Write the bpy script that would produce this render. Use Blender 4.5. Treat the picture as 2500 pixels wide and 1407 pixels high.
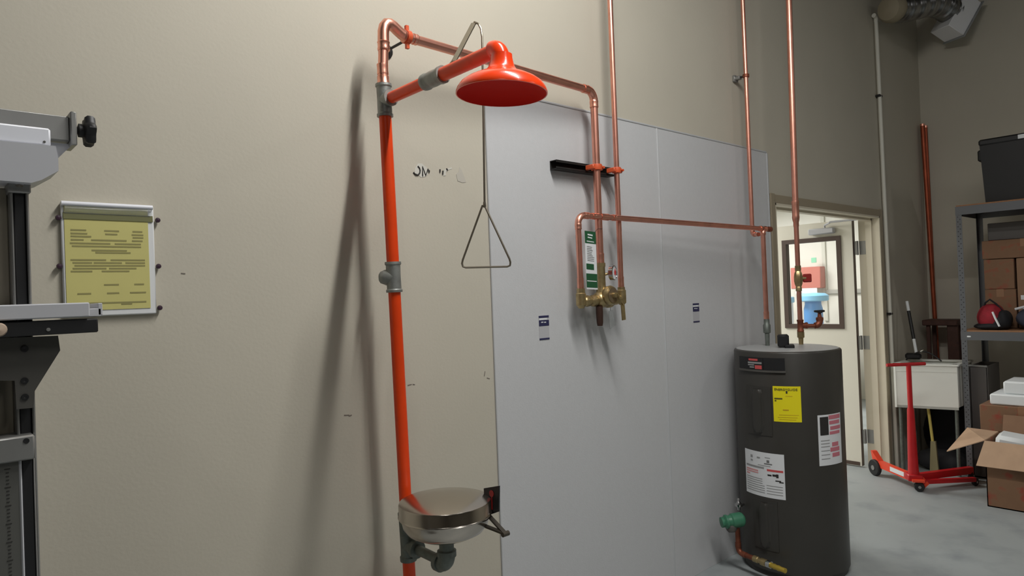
import bpy, math, random
from mathutils import Vector as V, Matrix
random.seed(4)
PI = math.pi
scn = bpy.context.scene
COL = scn.collection
for o in list(bpy.data.objects):
    bpy.data.objects.remove(o)

# ------------------------------------------------------------------ camera
CAM_P = V((0, -2.15, 1.585)); YAW, PITCH, ROLL, FPX = .73219881, .00950917, -.03804982, 1650.0
_f = V((math.sin(YAW)*math.cos(PITCH), math.cos(YAW)*math.cos(PITCH), math.sin(PITCH)))
_r0 = V((math.cos(YAW), -math.sin(YAW), 0)); _u0 = _r0.cross(_f)
_r = _r0*math.cos(ROLL)+_u0*math.sin(ROLL); _u = -_r0*math.sin(ROLL)+_u0*math.cos(ROLL)
cd = bpy.data.cameras.new('camera'); cam = bpy.data.objects.new('camera', cd); COL.objects.link(cam)
m = Matrix((( _r.x, _u.x, -_f.x, CAM_P.x), (_r.y, _u.y, -_f.y, CAM_P.y), (_r.z, _u.z, -_f.z, CAM_P.z), (0, 0, 0, 1)))
cam.matrix_world = m
cd.sensor_width = 36; cd.lens = 36*FPX/2500; cd.clip_start = .05
scn.camera = cam

def at(px, py, axis, val):
    """point of the vertical or level plane (axis, val) that shows at a pixel of the 2500x1407 photograph"""
    d = _r*((px-1250)/FPX) - _u*((py-703.5)/FPX) + _f
    return CAM_P + d*((val-CAM_P[axis])/d[axis])

# ------------------------------------------------------------------ world, exposure, lamps
w = bpy.data.worlds.new('world'); scn.world = w; w.use_nodes = True
w.node_tree.nodes['Background'].inputs[0].default_value = (.9, .95, 1, 1)
w.node_tree.nodes['Background'].inputs[1].default_value = .02
vs = scn.view_settings
vs.view_transform = 'Standard'; vs.look = 'None'; vs.gamma = 1; vs.use_curve_mapping = False; vs.exposure = 0.0

def area(name, loc, sx, sy, power, color=(1, .985, .95)):
    l = bpy.data.lights.new(name, 'AREA'); l.shape = 'RECTANGLE'; l.size = sx; l.size_y = sy
    l.energy = power; l.color = color
    o = bpy.data.objects.new(name, l); COL.objects.link(o); o.location = loc
    return o
for i in range(7):                      # one bare tube close above the shower, square to the wall
    l = bpy.data.lights.new('tube_lamp', 'POINT'); l.energy = 8.5; l.shadow_soft_size = .045; l.color = (1, .985, .95)
    o = bpy.data.objects.new('tube_lamp', l); COL.objects.link(o); o.location = (1.5, -.78-.14*i, 3.75)
area('strip_or_fill_lamp', (1.58, -2.1, 4.2), .06, 2.0, 76)
area('strip_or_fill_lamp', (5.2, -5.4, 4.5), .14, 2.4, 26)  # added fill, unseen: lifts the right wall and the heater side
area('strip_or_fill_lamp', (1.5, -5.6, 4.5), .14, 2.4, 26)  # added fill, unseen: softens the shadows on the main wall
area('strip_or_fill_lamp', (-2.4, -5.4, 4.5), .14, 2.4, 34)  # added fill, unseen: brightens the left and lower wall
area('office_lamp', (5.0, 2.4, 2.7), 1.2, 1.2, 95, (1, .985, .95))
area('office_lamp', (8.0, 2.4, 2.7), .9, .9, 62, (1, 1, .98))

# ------------------------------------------------------------------ materials
def lin(c):
    c = c/255
    return c/12.92 if c <= .04045 else ((c+.055)/1.055)**2.4
MATS = {}
def mat(name, rgb, rough=.5, metal=0., var=.0, vscale=8., bump=0., bscale=200., coat=0., trans=0., spec=.5, dark=None, dscale=3., dlo=.55, dhi=.75):
    if name in MATS: return MATS[name]
    M = bpy.data.materials.new(name); M.use_nodes = True; MATS[name] = M
    nt = M.node_tree; b = nt.nodes['Principled BSDF']
    c = tuple(lin(x) for x in rgb)+(1,)
    b.inputs['Base Color'].default_value = c
    b.inputs['Roughness'].default_value = rough; b.inputs['Metallic'].default_value = metal
    b.inputs['Coat Weight'].default_value = coat; b.inputs['Transmission Weight'].default_value = trans
    b.inputs['Specular IOR Level'].default_value = spec
    tc = nt.nodes.new('ShaderNodeTexCoord')
    last = None
    if var > 0:
        n = nt.nodes.new('ShaderNodeTexNoise'); n.inputs['Scale'].default_value = vscale; n.inputs['Detail'].default_value = 4
        nt.links.new(tc.outputs['Object'], n.inputs['Vector'])
        r = nt.nodes.new('ShaderNodeValToRGB')
        r.color_ramp.elements[0].position = .3; r.color_ramp.elements[1].position = .7
        r.color_ramp.elements[0].color = tuple(x*(1-var) for x in c[:3])+(1,)
        r.color_ramp.elements[1].color = tuple(min(1, x*(1+var)) for x in c[:3])+(1,)
        nt.links.new(n.outputs['Fac'], r.inputs['Fac']); last = r.outputs['Color']
    if dark:
        n = nt.nodes.new('ShaderNodeTexNoise'); n.inputs['Scale'].default_value = dscale; n.inputs['Detail'].default_value = 6
        nt.links.new(tc.outputs['Object'], n.inputs['Vector'])
        r = nt.nodes.new('ShaderNodeValToRGB'); r.color_ramp.elements[0].position = dlo; r.color_ramp.elements[1].position = dhi
        mx = nt.nodes.new('ShaderNodeMix'); mx.data_type = 'RGBA'
        nt.links.new(n.outputs['Fac'], r.inputs['Fac']); nt.links.new(r.outputs['Color'], mx.inputs[0])
        if last: nt.links.new(last, mx.inputs[6])
        else: mx.inputs[6].default_value = c
        mx.inputs[7].default_value = tuple(lin(x) for x in dark)+(1,)
        last = mx.outputs[2]
    if last: nt.links.new(last, b.inputs['Base Color'])
    if bump > 0:
        n = nt.nodes.new('ShaderNodeTexNoise'); n.inputs['Scale'].default_value = bscale; n.inputs['Detail'].default_value = 3
        nt.links.new(tc.outputs['Object'], n.inputs['Vector'])
        bp = nt.nodes.new('ShaderNodeBump'); bp.inputs['Strength'].default_value = bump; bp.inputs['Distance'].default_value = .002
        nt.links.new(n.outputs['Fac'], bp.inputs['Height']); nt.links.new(bp.outputs['Normal'], b.inputs['Normal'])
    return M

WALL = mat('wall_paint', (196, 190, 175), .75, var=.02, vscale=3, bump=.25, bscale=90)
PANEL = mat('wall_panel_plastic', (202, 203, 205), .5, var=.012, vscale=40, bump=.3, bscale=160)
PANELCAP = mat('panel_edge_trim', (186, 188, 190), .45)
FLOOR = mat('concrete', (158, 164, 165), .55, var=.08, vscale=1.6, bump=.15, bscale=30, dark=(136, 142, 146), dscale=5, dlo=.5, dhi=.8)
CEIL = mat('ceiling_paint', (74, 72, 68), .9)
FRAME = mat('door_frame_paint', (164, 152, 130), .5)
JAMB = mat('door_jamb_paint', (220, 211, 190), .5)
DOOR = mat('door_paint', (222, 218, 204), .5)
OFFICE = mat('office_paint', (224, 221, 211), .8)
BRONZE = mat('dark_bronze_trim', (78, 62, 54), .45)
GLASS = mat('clear_glass', (255, 255, 255), .02, trans=1.)
COPPER = mat('copper', (238, 170, 150), .36, 1., var=.1, vscale=12)
COPPERB = mat('bright_copper', (240, 172, 150), .36, 1., var=.08, vscale=30)
COPPERD = mat('dull_copper', (138, 80, 60), .48, .65, var=.25, vscale=14)
ORANGE = mat('orange_powder_coat', (240, 70, 8), .38, var=.05, vscale=10, dark=(190, 48, 10), dscale=7, dlo=.62, dhi=.8)
ORANGEH = mat('orange_plastic', (250, 72, 26), .25, coat=.3)
GALV = mat('galvanised_iron', (150, 152, 148), .5, .55, var=.15, vscale=40, bump=.3, bscale=120)
GALVD = mat('dark_galvanised_iron', (112, 118, 112), .5, .5, var=.2, vscale=40)
STEEL = mat('brushed_stainless_steel', (196, 188, 178), .2, 1.)
_nt = STEEL.node_tree; _b = _nt.nodes['Principled BSDF']; _b.inputs['Anisotropic'].default_value = .6
_tg = _nt.nodes.new('ShaderNodeTangent'); _tg.direction_type = 'RADIAL'; _tg.axis = 'Z'; _nt.links.new(_tg.outputs[0], _b.inputs['Tangent'])
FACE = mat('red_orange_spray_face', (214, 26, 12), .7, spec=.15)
DKST = mat('dark_dull_steel', (92, 86, 78), .45, .8)
STEELD = mat('dull_steel', (150, 142, 128), .35, .9)
CHROME = mat('chrome', (205, 205, 205), .12, 1.)
BRASS = mat('brass', (178, 158, 116), .38, .85, var=.18, vscale=40)
BLACK = mat('black_plastic', (26, 26, 28), .5)
BLACKM = mat('black_steel', (38, 37, 36), .45, .2)
CLAMP = mat('orange_clamp_plastic', (214, 92, 52), .45)
WHITE = mat('white_paper', (226, 228, 230), .6)
YELLOWP = mat('yellow_paper', (206, 199, 126), .6, var=.04, vscale=6)
YELLOWL = mat('yellow_label', (240, 226, 20), .5)
INK = mat('black_ink', (44, 42, 40), .7)
INKG = mat('grey_ink', (150, 150, 150), .7)
INKO = mat('olive_ink', (150, 144, 92), .7)
INKR = mat('red_ink', (206, 84, 84), .6)
NAVY = mat('navy_ink', (44, 44, 82), .6)
TANK = mat('heater_enamel', (58, 56, 52), .38, var=.05, vscale=6, bump=.06, bscale=60)
TANKT = mat('heater_top_lit_enamel', (170, 172, 172), .4)  # light falling on the heater top is painted in as a paler colour
GREEN = mat('green_enamel', (62, 122, 94), .4)
GREENP = mat('green_print', (30, 84, 50), .6)
RED = mat('red_paint', (186, 28, 34), .35, var=.06, vscale=14)
REDO = mat('orange_red_paint', (232, 74, 46), .4)
RUBBER = mat('black_rubber', (30, 31, 32), .7)
SHELFM = mat('grey_shelf_enamel', (104, 106, 110), .45, .3)
CHIP = mat('particle_board', (158, 116, 84), .85, var=.12, vscale=60)
CARD = mat('cardboard', (142, 110, 86), .85, var=.06, vscale=12)
CARDL = mat('light_cardboard', (192, 160, 132), .85, var=.05, vscale=12)
CARDR = mat('printed_cardboard', (130, 98, 74), .85, var=.05, vscale=12, dark=(148, 72, 56), dscale=12, dlo=.55, dhi=.7)
FOAM = mat('white_foam', (232, 236, 238), .8)
SINK = mat('white_sink_plastic', (236, 237, 230), .4, var=.01, vscale=8)
BINM = mat('dark_grey_plastic', (86, 82, 80), .5)
BAGR = mat('red_cloth', (150, 30, 44), .8, var=.2, vscale=30)
BAGB = mat('black_cloth', (30, 30, 34), .85, bump=.5, bscale=30)
NAVYC = mat('navy_cloth', (34, 38, 54), .85, bump=.5, bscale=30)
BROWN = mat('brown_painted_steel', (74, 46, 38), .6, var=.2, vscale=20)
CONDUIT = mat('white_conduit', (222, 220, 208), .45)
FOIL = mat('foil_duct', (150, 150, 150), .3, 1.)
REGW = mat('white_register_enamel', (238, 239, 242), .5)
ALU = mat('aluminium', (152, 152, 150), .42, .6, var=.05, vscale=20)
ALUL = mat('light_grey_enamel', (190, 191, 196), .45)
GREYM = mat('dark_grey_casting', (92, 90, 86), .5, .3, var=.1, vscale=14)
LIGHTW = mat('white_enamel', (236, 238, 246), .35)
TAN = mat('tan_knob_plastic', (190, 168, 148), .5)
BLUE = mat('blue_plastic', (70, 140, 205), .4)
BLUEL = mat('light_blue_plastic', (130, 195, 232), .4)
PURPLE = mat('dark_purple_plastic', (58, 36, 52), .4)
SMUDGE = mat('grey_scuff', (128, 120, 112), .9)
PASTE = mat('torn_paper', (205, 203, 194), .9)
CLEARP = mat('clear_film', (245, 248, 248), .12, trans=.9)
STRAW = mat('pale_wood', (196, 180, 96), .7)

# ------------------------------------------------------------------ mesh building
class MB:
    def __init__(s): s.v = []; s.f = []
    def add(s, vs, fs):
        n = len(s.v); s.v += [V(p) for p in vs]; s.f += [tuple(i+n for i in f) for f in fs]; return s
    def box(s, c, d, R=None, bev=0.):
        hx, hy, hz = d[0]/2, d[1]/2, d[2]/2
        R = R or Matrix.Identity(3); c = V(c)
        if bev <= 0:
            P = [(x*hx, y*hy, z*hz) for x in (-1, 1) for y in (-1, 1) for z in (-1, 1)]
            F = [(0, 1, 3, 2), (4, 6, 7, 5), (0, 4, 5, 1), (2, 3, 7, 6), (0, 2, 6, 4), (1, 5, 7, 3)]
            return s.add([c+R@V(p) for p in P], F)
        b = min(bev, hx*.9, hy*.9, hz*.9); P = []; idx = {}
        for x in (-1, 1):
            for y in (-1, 1):
                for z in (-1, 1):
                    for k in range(3):
                        q = [x*hx, y*hy, z*hz]
                        for j in range(3):
                            if j != k: q[j] -= (x, y, z)[j]*b
                        idx[(x, y, z, k)] = len(P); P.append(c+R@V(q))
        F = []
        for k in range(3):
            a, bb = [j for j in range(3) if j != k]
            for sg in (-1, 1):
                f = []
                for (p, q) in ((-1, -1), (1, -1), (1, 1), (-1, 1)):
                    t = [0, 0, 0]; t[k] = sg; t[a] = p; t[bb] = q; f.append(idx[(t[0], t[1], t[2], k)])
                F.append(tuple(f))
        for k in range(3):      # edges along axis k
            a, bb = [j for j in range(3) if j != k]
            for p in (-1, 1):
                for q in (-1, 1):
                    t0 = [0, 0, 0]; t0[a] = p; t0[bb] = q; t1 = list(t0); t0[k] = -1; t1[k] = 1
                    F.append((idx[(*t0, a)], idx[(*t1, a)], idx[(*t1, bb)], idx[(*t0, bb)]))
        for x in (-1, 1):
            for y in (-1, 1):
                for z in (-1, 1): F.append(tuple(idx[(x, y, z, k)] for k in range(3)))
        return s.add(P, F)
    def lathe(s, o, ax, prof, n=24, ref=None, cap=True):
        """surface of revolution, prof = [(radius, height along ax)]"""
        o = V(o); ax = V(ax).normalized()
        a = ax.orthogonal().normalized() if ref is None else V(ref).normalized(); b = ax.cross(a)
        P = []; F = []
        for r, h in prof:
            for i in range(n):
                t = 2*PI*i/n; P.append(o+ax*h+(a*math.cos(t)+b*math.sin(t))*max(r, 1e-5))
        for j in range(len(prof)-1):
            for i in range(n):
                k = (i+1) % n
                F.append((j*n+i, j*n+k, (j+1)*n+k, (j+1)*n+i))
        if cap and prof[0][0] > 1e-4: F.append(tuple(reversed(range(n))))
        if cap and prof[-1][0] > 1e-4: F.append(tuple(range((len(prof)-1)*n, len(prof)*n)))
        return s.add(P, F)
    def cyl(s, p0, p1, r, r1=None, n=20):
        p0 = V(p0); p1 = V(p1); L = (p1-p0).length
        return s.lathe(p0, p1-p0, [(r, 0), (r if r1 is None else r1, L)], n)
    def tube(s, pts, r, n=12, closed=False):
        pts = [V(p) for p in pts]; N = len(pts); rr = r if isinstance(r, (list, tuple)) else [r]*N
        T = []
        for i in range(N):
            if closed: t = pts[(i+1) % N]-pts[i-1]
            else: t = pts[min(i+1, N-1)]-pts[max(i-1, 0)]
            T.append(t.normalized())
        a = T[0].orthogonal().normalized(); P = []; F = []
        for i in range(N):
            a = (a-T[i]*a.dot(T[i])).normalized(); b = T[i].cross(a)
            for k in range(n):
                t = 2*PI*k/n; P.append(pts[i]+(a*math.cos(t)+b*math.sin(t))*rr[i])
        for i in range(N if closed else N-1):
            j = (i+1) % N
            for k in range(n):
                l = (k+1) % n
                F.append((i*n+k, i*n+l, j*n+l, j*n+k))
        if not closed: F.append(tuple(reversed(range(n)))); F.append(tuple(range((N-1)*n, N*n)))
        return s.add(P, F)
    def prism(s, poly, ex):
        """polygon (3-D points) pushed along the vector ex"""
        n = len(poly); ex = V(ex); P = [V(p) for p in poly]; P += [p+ex for p in P]
        F = [tuple(reversed(range(n))), tuple(range(n, 2*n))]+[(i, (i+1) % n, n+(i+1) % n, n+i) for i in range(n)]
        return s.add(P, F)

def wloc(o):
    p = V((0, 0, 0))
    while o: p += o.location; o = o.parent
    return p
def obj(name, mb, material, parent=None, smooth=True, ang=38, origin=None):
    vs = mb.v
    lo = V((min(v.x for v in vs), min(v.y for v in vs), min(v.z for v in vs))); hi = V((max(v.x for v in vs), max(v.y for v in vs), max(v.z for v in vs)))
    c = V(origin) if origin is not None else (lo+hi)/2
    me = bpy.data.meshes.new(name); me.from_pydata([v-c for v in vs], [], mb.f)
    import bmesh
    bm = bmesh.new(); bm.from_mesh(me); bmesh.ops.recalc_face_normals(bm, faces=bm.faces); bm.to_mesh(me); bm.free()
    if smooth:
        for p in me.polygons: p.use_smooth = True
        me.set_sharp_from_angle(angle=math.radians(ang))
    me.materials.append(material)
    o = bpy.data.objects.new(name, me); COL.objects.link(o)
    o.location = c-(wloc(parent) if parent else V((0, 0, 0))); o.parent = parent
    return o
def tag(o, label, cat, group=None):
    o['label'] = label; o['category'] = cat
    if group: o['group'] = group
    return o
def thing(name, label, cat, loc, group=None):
    o = bpy.data.objects.new(name, None); COL.objects.link(o); o.location = loc; o.empty_display_size = .05
    return tag(o, label, cat, group)
def struct(name, mb, material, parent=None, smooth=False):
    o = obj(name, mb, material, parent, smooth)
    if parent is None: o['kind'] = 'structure'
    return o
def rotz(a): return Matrix.Rotation(a, 3, 'Z')
def frame(ux, uz):
    ux = V(ux).normalized(); uz = V(uz); uz = (uz-ux*uz.dot(ux)).normalized(); uy = uz.cross(ux)
    return Matrix((ux, uy, uz)).transposed()
def bar(mb, a, b, wd, th, up=(0, 0, 1)):
    a = V(a); b = V(b); ux = (b-a).normalized()
    return mb.box((a+b)/2, ((b-a).length, th, wd), frame(ux, up))

def text_mb(s, origin, ux, uz, size, th=.0006, align='LEFT'):
    """lettering as real thin solids on a plane through origin, reading along ux, letters standing along uz"""
    cu = bpy.data.curves.new('t', 'FONT'); cu.body = s; cu.size = size; cu.extrude = th; cu.align_x = align; cu.resolution_u = 2
    o = bpy.data.objects.new('t', cu); COL.objects.link(o)
    dg = bpy.context.evaluated_depsgraph_get(); me = bpy.data.meshes.new_from_object(o.evaluated_get(dg))
    ux = V(ux).normalized(); uz = V(uz).normalized(); n = ux.cross(uz)
    mb = MB(); mb.add([V(origin)+ux*v.co.x+uz*v.co.y+n*v.co.z for v in me.vertices], [tuple(p.vertices) for p in me.polygons])
    bpy.data.objects.remove(o); bpy.data.curves.remove(cu); bpy.data.meshes.remove(me)
    return mb

# ------------------------------------------------------------------ the room
XR, XL, YB, ZC = 7.28, -6.0, -11.0, 5.0
DX0, DX1, DZ, TW = 4.28, 6.11, 2.13, .15          # double door opening
wb = MB()
wb.box(((XL+DX0)/2, TW/2, ZC/2), (DX0-XL, TW, ZC)).box(((DX1+XR+.15)/2, TW/2, ZC/2), (XR+.15-DX1, TW, ZC)).box(((DX0+DX1)/2, TW/2, (DZ+ZC)/2), (DX1-DX0, TW, ZC-DZ))
wall_back = struct('wall_back', wb, WALL)
struct('wall_right', MB().box((XR+.075, YB/2, ZC/2), (.15, -YB, ZC)), WALL)
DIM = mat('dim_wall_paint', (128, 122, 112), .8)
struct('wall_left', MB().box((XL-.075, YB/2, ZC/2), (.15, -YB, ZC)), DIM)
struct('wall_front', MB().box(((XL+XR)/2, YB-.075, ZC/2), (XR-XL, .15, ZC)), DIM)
struct('floor', MB().box(((XL+10.2)/2, (YB+5)/2, -.05), (10.2-XL, 5-YB, .1)), FLOOR)
struct('ceiling', MB().box(((XL+XR)/2, YB/2, ZC+.05), (XR-XL+.3, -YB, .1)), CEIL)

# plastic panels on the wall, with their cap strips
PX = [at(1183, 260, 1, 0).x, at(1603, 311, 1, 0).x, at(1870, 372, 1, 0).x]
PX = [1.815, 1.815+1.195, 1.815+2.39]; PZ = 2.445
for i in range(2):
    struct('panel', MB().box(((PX[i]+PX[i+1])/2, -.0035, PZ/2), (PX[i+1]-PX[i]-.004, .007, PZ), bev=.001), PANEL, wall_back)
struct('panel_strip', MB().box((PX[1], -.006, PZ/2), (.012, .012, PZ), bev=.004), PANELCAP, wall_back)
struct('panel_strip', MB().box((PX[2], -.006, PZ/2), (.016, .012, PZ), bev=.004), PANELCAP, wall_back)
struct('panel_strip', MB().box(((PX[0]+PX[2])/2, -.005, PZ+.004), (PX[2]-PX[0], .01, .012), bev=.003), PANELCAP, wall_back)
struct('panel_strip', MB().box((PX[0], -.004, PZ/2), (.005, .008, PZ), bev=.001), PANELCAP, wall_back)
for px, py, l, a in ((1000, 940, .018, -.1), (1010, 939, .010, .3), (846, 1014, .02, .1), (855, 1015, .012, -.2), (1183, 913, .02, 1.8), (1192, 924, .016, .3), (447, 668, .012, .1)):
    p = at(px, py, 1, 0)
    struct('scuff_mark', MB().box((p.x, -.0006, p.z), (l, .0012, .0032), Matrix.Rotation(a, 3, 'Y')), SMUDGE, wall_back)

# door frame
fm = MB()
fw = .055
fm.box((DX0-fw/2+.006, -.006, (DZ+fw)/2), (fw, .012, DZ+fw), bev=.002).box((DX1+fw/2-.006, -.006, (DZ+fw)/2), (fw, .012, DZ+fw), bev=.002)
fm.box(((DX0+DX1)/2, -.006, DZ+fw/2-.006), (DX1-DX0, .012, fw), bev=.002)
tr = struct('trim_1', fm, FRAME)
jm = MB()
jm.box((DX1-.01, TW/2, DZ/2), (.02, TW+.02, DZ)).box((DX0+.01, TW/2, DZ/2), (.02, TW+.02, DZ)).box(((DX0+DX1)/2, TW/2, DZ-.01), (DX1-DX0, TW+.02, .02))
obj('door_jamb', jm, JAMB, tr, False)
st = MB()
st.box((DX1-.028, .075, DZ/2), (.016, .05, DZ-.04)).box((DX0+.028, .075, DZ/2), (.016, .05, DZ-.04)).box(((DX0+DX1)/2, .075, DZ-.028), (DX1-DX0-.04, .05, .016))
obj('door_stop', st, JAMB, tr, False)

# door leaf, open into the next room, with its window and closer
LX, LT, LY0, LY1 = 6.042, .044, .185, 1.10
WY0, WY1, WZ0, WZ1 = .30, .785, 1.20, 1.965
ld = MB()
def yz(y0, y1, z0, z1, th=LT): ld.box((LX, (y0+y1)/2, (z0+z1)/2), (th, y1-y0, z1-z0))
yz(LY0, WY0, .012, 2.115); yz(WY1, LY1, .012, 2.115); yz(WY0, WY1, .012, WZ0); yz(WY0, WY1, WZ1, 2.115)
door = struct('door_1', ld, DOOR)
wf = MB()
for y0, y1, z0, z1 in ((WY0-.02, WY0+.018, WZ0-.02, WZ1+.02), (WY1-.018, WY1+.02, WZ0-.02, WZ1+.02), (WY0+.018, WY1-.018, WZ0-.02, WZ0+.018), (WY0+.018, WY1-.018, WZ1-.018, WZ1+.02)):
    wf.box((LX, (y0+y1)/2, (z0+z1)/2), (LT+.022, y1-y0, z1-z0))
wfo = obj('window_frame', wf, BRONZE, door, False)
obj('window_pane', MB().box((LX, (WY0+WY1)/2, (WZ0+WZ1)/2), (.006, WY1-WY0-.03, WZ1-WZ0-.03)), GLASS, wfo, False)
obj('door_edge', MB().box((LX, LY0-.002, 1.063), (LT-.002, .004, 2.1)), BRONZE, door, False)
cl = obj('door_closer', MB().box((LX-LT/2-.028, .43, 2.035), (.05, .22, .052), bev=.008), ALUL, door)
obj('closer_arm', MB().tube([(LX-LT/2-.03, .4, 2.06), (LX-LT/2-.03, .4, 2.085), (LX-.10, .335, 2.10)], .008, 8).tube([(LX-.10, .335, 2.105), (LX-.09, .06, 2.105)], .009, 8), ALUL, cl)
obj('kick_shoe', MB().box((LX-LT/2-.002, .62, .03), (.004, .84, .03)), BRONZE, door, False)
for zc in (1.87, 1.06, .26):
    h = MB()
    h.box((LX+.012, .168, zc), (.03, .026, .115), bev=.002).cyl((LX+.03, .166, zc-.06), (LX+.03, .166, zc+.06), .009, n=12).box((DX1-.022, .125, zc), (.005, .06, .115))
    obj('hinge', h, ALU, door)

# the room behind the door
struct('wall_office_end', MB().box((9.6, 2.5, 1.4), (.12, 5., 2.8)), OFFICE)
struct('wall_office_far', MB().box((6.3, 4.95, 1.4), (6.6, .12, 2.8)), OFFICE)
struct('wall_office_side', MB().box((3.0, 2.5, 1.4), (.12, 4.7, 2.8)), OFFICE)
struct('ceiling_office', MB().box((6.3, 2.55, 2.84), (6.7, 4.8, .08)), OFFICE)
struct('wall_office_near', MB().box(((XR+.15+9.6)/2, .075, 1.4), (9.6-XR-.15, .15, 2.8)), OFFICE)
tr2 = struct('trim_2', MB().box((9.52, 1.62, 1.455), (.04, .62, .06), bev=.006), mat('grey_rail_paint', (168, 166, 158), .6))
struct('trim_3', MB().box((9.525, 1.93, 1.9), (.03, .05, 1.7), bev=.004), mat('pale_post_paint', (204, 202, 190), .6))
# bench and goods in the office
t = thing('office_bench', 'white bench seen through the door window, with goods on top', 'bench', (8.9, 2.0, 0))
obj('bench_top', MB().box((8.9, 2.25, .93), (.6, 1.5, .04), bev=.005), OFFICE, t)
obj('bench_side', MB().box((8.9, 1.53, .455), (.56, .04, .91)), OFFICE, t)
obj('bench_side', MB().box((8.9, 2.97, .455), (.56, .04, .91)), OFFICE, t)
obj('bench_front', MB().box((8.64, 2.25, .455), (.03, 1.4, .91)), OFFICE, t)
c = V((8.72, 1.75, .95))
t = thing('water_drum', 'blue drum with a wide pale blue lid seen through the door window', 'drum', c)
obj('drum_body', MB().lathe(c, (0, 0, 1), [(.1, 0), (.115, .03), (.115, .3), (.1, .36), (.1, .4)], 24), BLUE, t)
obj('drum_lid', MB().lathe(c+V((0, 0, .4)), (0, 0, 1), [(.17, 0), (.19, .012), (.19, .07), (.15, .1), (0, .11)], 24), BLUEL, t)
c = V((8.78, 2.25, .95))
t = thing('blue_carton', 'white carton with a blue lid left of the blue drum', 'box', c)
obj('carton_body', MB().box(c+V((0, 0, .19)), (.26, .3, .38), bev=.006), WHITE, t)
obj('carton_lid', MB().box(c+V((0, 0, .42)), (.29, .33, .08), bev=.01), BLUEL, t)
c = V((9.3, 2.1, 0))
t = thing('red_cabinet', 'red box on the office end wall behind the drum', 'box', (9.4, 2.13, 1.5))
obj('cabinet_body', MB().box((9.44, 2.13, 1.66), (.16, .42, .3), bev=.008), mat('faded_red_enamel', (186, 104, 90), .5), t)
obj('cabinet_label', MB().box((9.355, 2.12, 1.48), (.004, .3, .07)), WHITE, t, False)
obj('green_mark', MB().box((9.36, 2.0, 1.9), (.01, .07, .07), bev=.003), mat('mint_plastic', (130, 196, 160), .5), t)

# ------------------------------------------------------------------ pipe fittings
def coupling(parent, p, d, r, L=.04, m=None, name='coupling'):
    p = V(p); d = V(d).normalized()
    pr = [(r*.98, -L/2), (r*1.14, -L/2), (r*1.16, -L/2+.004), (r*1.12, -L*.22), (r*1.12, L*.22), (r*1.16, L/2-.004), (r*1.14, L/2), (r*.98, L/2)]
    return obj(name, MB().lathe(p, d, pr, 20), m or COPPERB, parent)
def elbow_mb(B, d1, d2, R, r, collar=True):
    B = V(B); d1 = V(d1).normalized(); d2 = V(d2).normalized(); C = B-d1*R+d2*R
    pts = [C-d2*R*math.cos(t)+d1*R*math.sin(t) for t in [PI/2*i/10 for i in range(11)]]
    mb = MB().tube(pts, r*1.1, 18)
    if collar:
        for p, d in ((pts[0], -d1), (pts[-1], d2)):
            mb.lathe(p, d, [(r*1.1, -.002), (r*1.2, .002), (r*1.17, .008), (r*1.13, r*1.3), (r*1.2, r*1.6), (r*1.16, r*1.85), (r*.98, r*1.85)], 18)
    return mb
def run(parent, pts, r, R=.03, m=None, me=None, skip=()):
    """copper pipe lengths with elbow fittings at the inner points"""
    pts = [V(p) for p in pts]; n = len(pts)
    for i in range(n-1):
        a, b = pts[i], pts[i+1]; d = (b-a).normalized()
        if i > 0: a = a+d*R
        if i < n-2: b = b-d*R
        obj('pipe', MB().cyl(a, b, r, n=18), m or COPPER, parent)
    for i in range(1, n-1):
        if i in skip: continue
        obj('elbow', elbow_mb(pts[i], pts[i]-pts[i-1], pts[i+1]-pts[i], R, r), me or COPPERB, parent)
def tee_mb(p, axis, branch, r, L, B, bead=True):
    p = V(p); ax = V(axis).normalized(); br = V(branch).normalized(); mb = MB()
    mb.lathe(p, ax, [(r*.8, -L/2), (r*1.14, -L/2), (r*1.16, -L/2+.008), (r*1.02, -L/2+.012), (r, 0), (r*1.02, L/2-.012), (r*1.16, L/2-.008), (r*1.14, L/2), (r*.8, L/2)], 22)
    if B: mb.lathe(p, br, [(r*.95, 0), (r*.98, B-.012), (r*1.14, B-.009), (r*1.14, B), (r*.8, B)], 22)
    return mb

# ------------------------------------------------------------------ emergency shower
XS = lambda z: 1.241+(2.27-z)*.019                       # the riser leans a little
SY = -.15; TZ = 2.268
def sp(z): return V((XS(z), SY, z))
sh = thing('emergency_shower', 'orange emergency shower on a tall orange riser pipe with overhead head', 'shower', (XS(0), SY, 0))
obj('floor_flange', MB().lathe((XS(0), SY, 0), (0, 0, 1), [(.075, 0), (.075, .01), (.03, .018), (.028, .05), (.02, .05)], 24), GALV, sh, origin=(XS(0), SY, 0))
for z0, z1 in ((.02, .68), (.83, 1.625), (1.70, 2.225)):
    obj('riser_pipe', MB().cyl(sp(z0), sp(z1), .0212, n=24), ORANGE, sh)
up = (sp(2)-sp(1)).normalized()
obj('tee', tee_mb(sp(TZ), up, (0, -1, 0), .0245, .112, .045), GALV, sh)['label'] = 'grey galvanised top tee'
tm = tee_mb(sp(1.66), up, (-.35, 1, 0), .0245, .105, .03)
tm.lathe(sp(1.66), (-.75, .62, 0), [(.0, .0), (.025, .0), (.026, .03), (.02, .045), (.012, .05), (0, .051)], 18)
obj('tee', tm, GALV, sh)['label'] = 'grey galvanised plugged tee halfway up'
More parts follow.
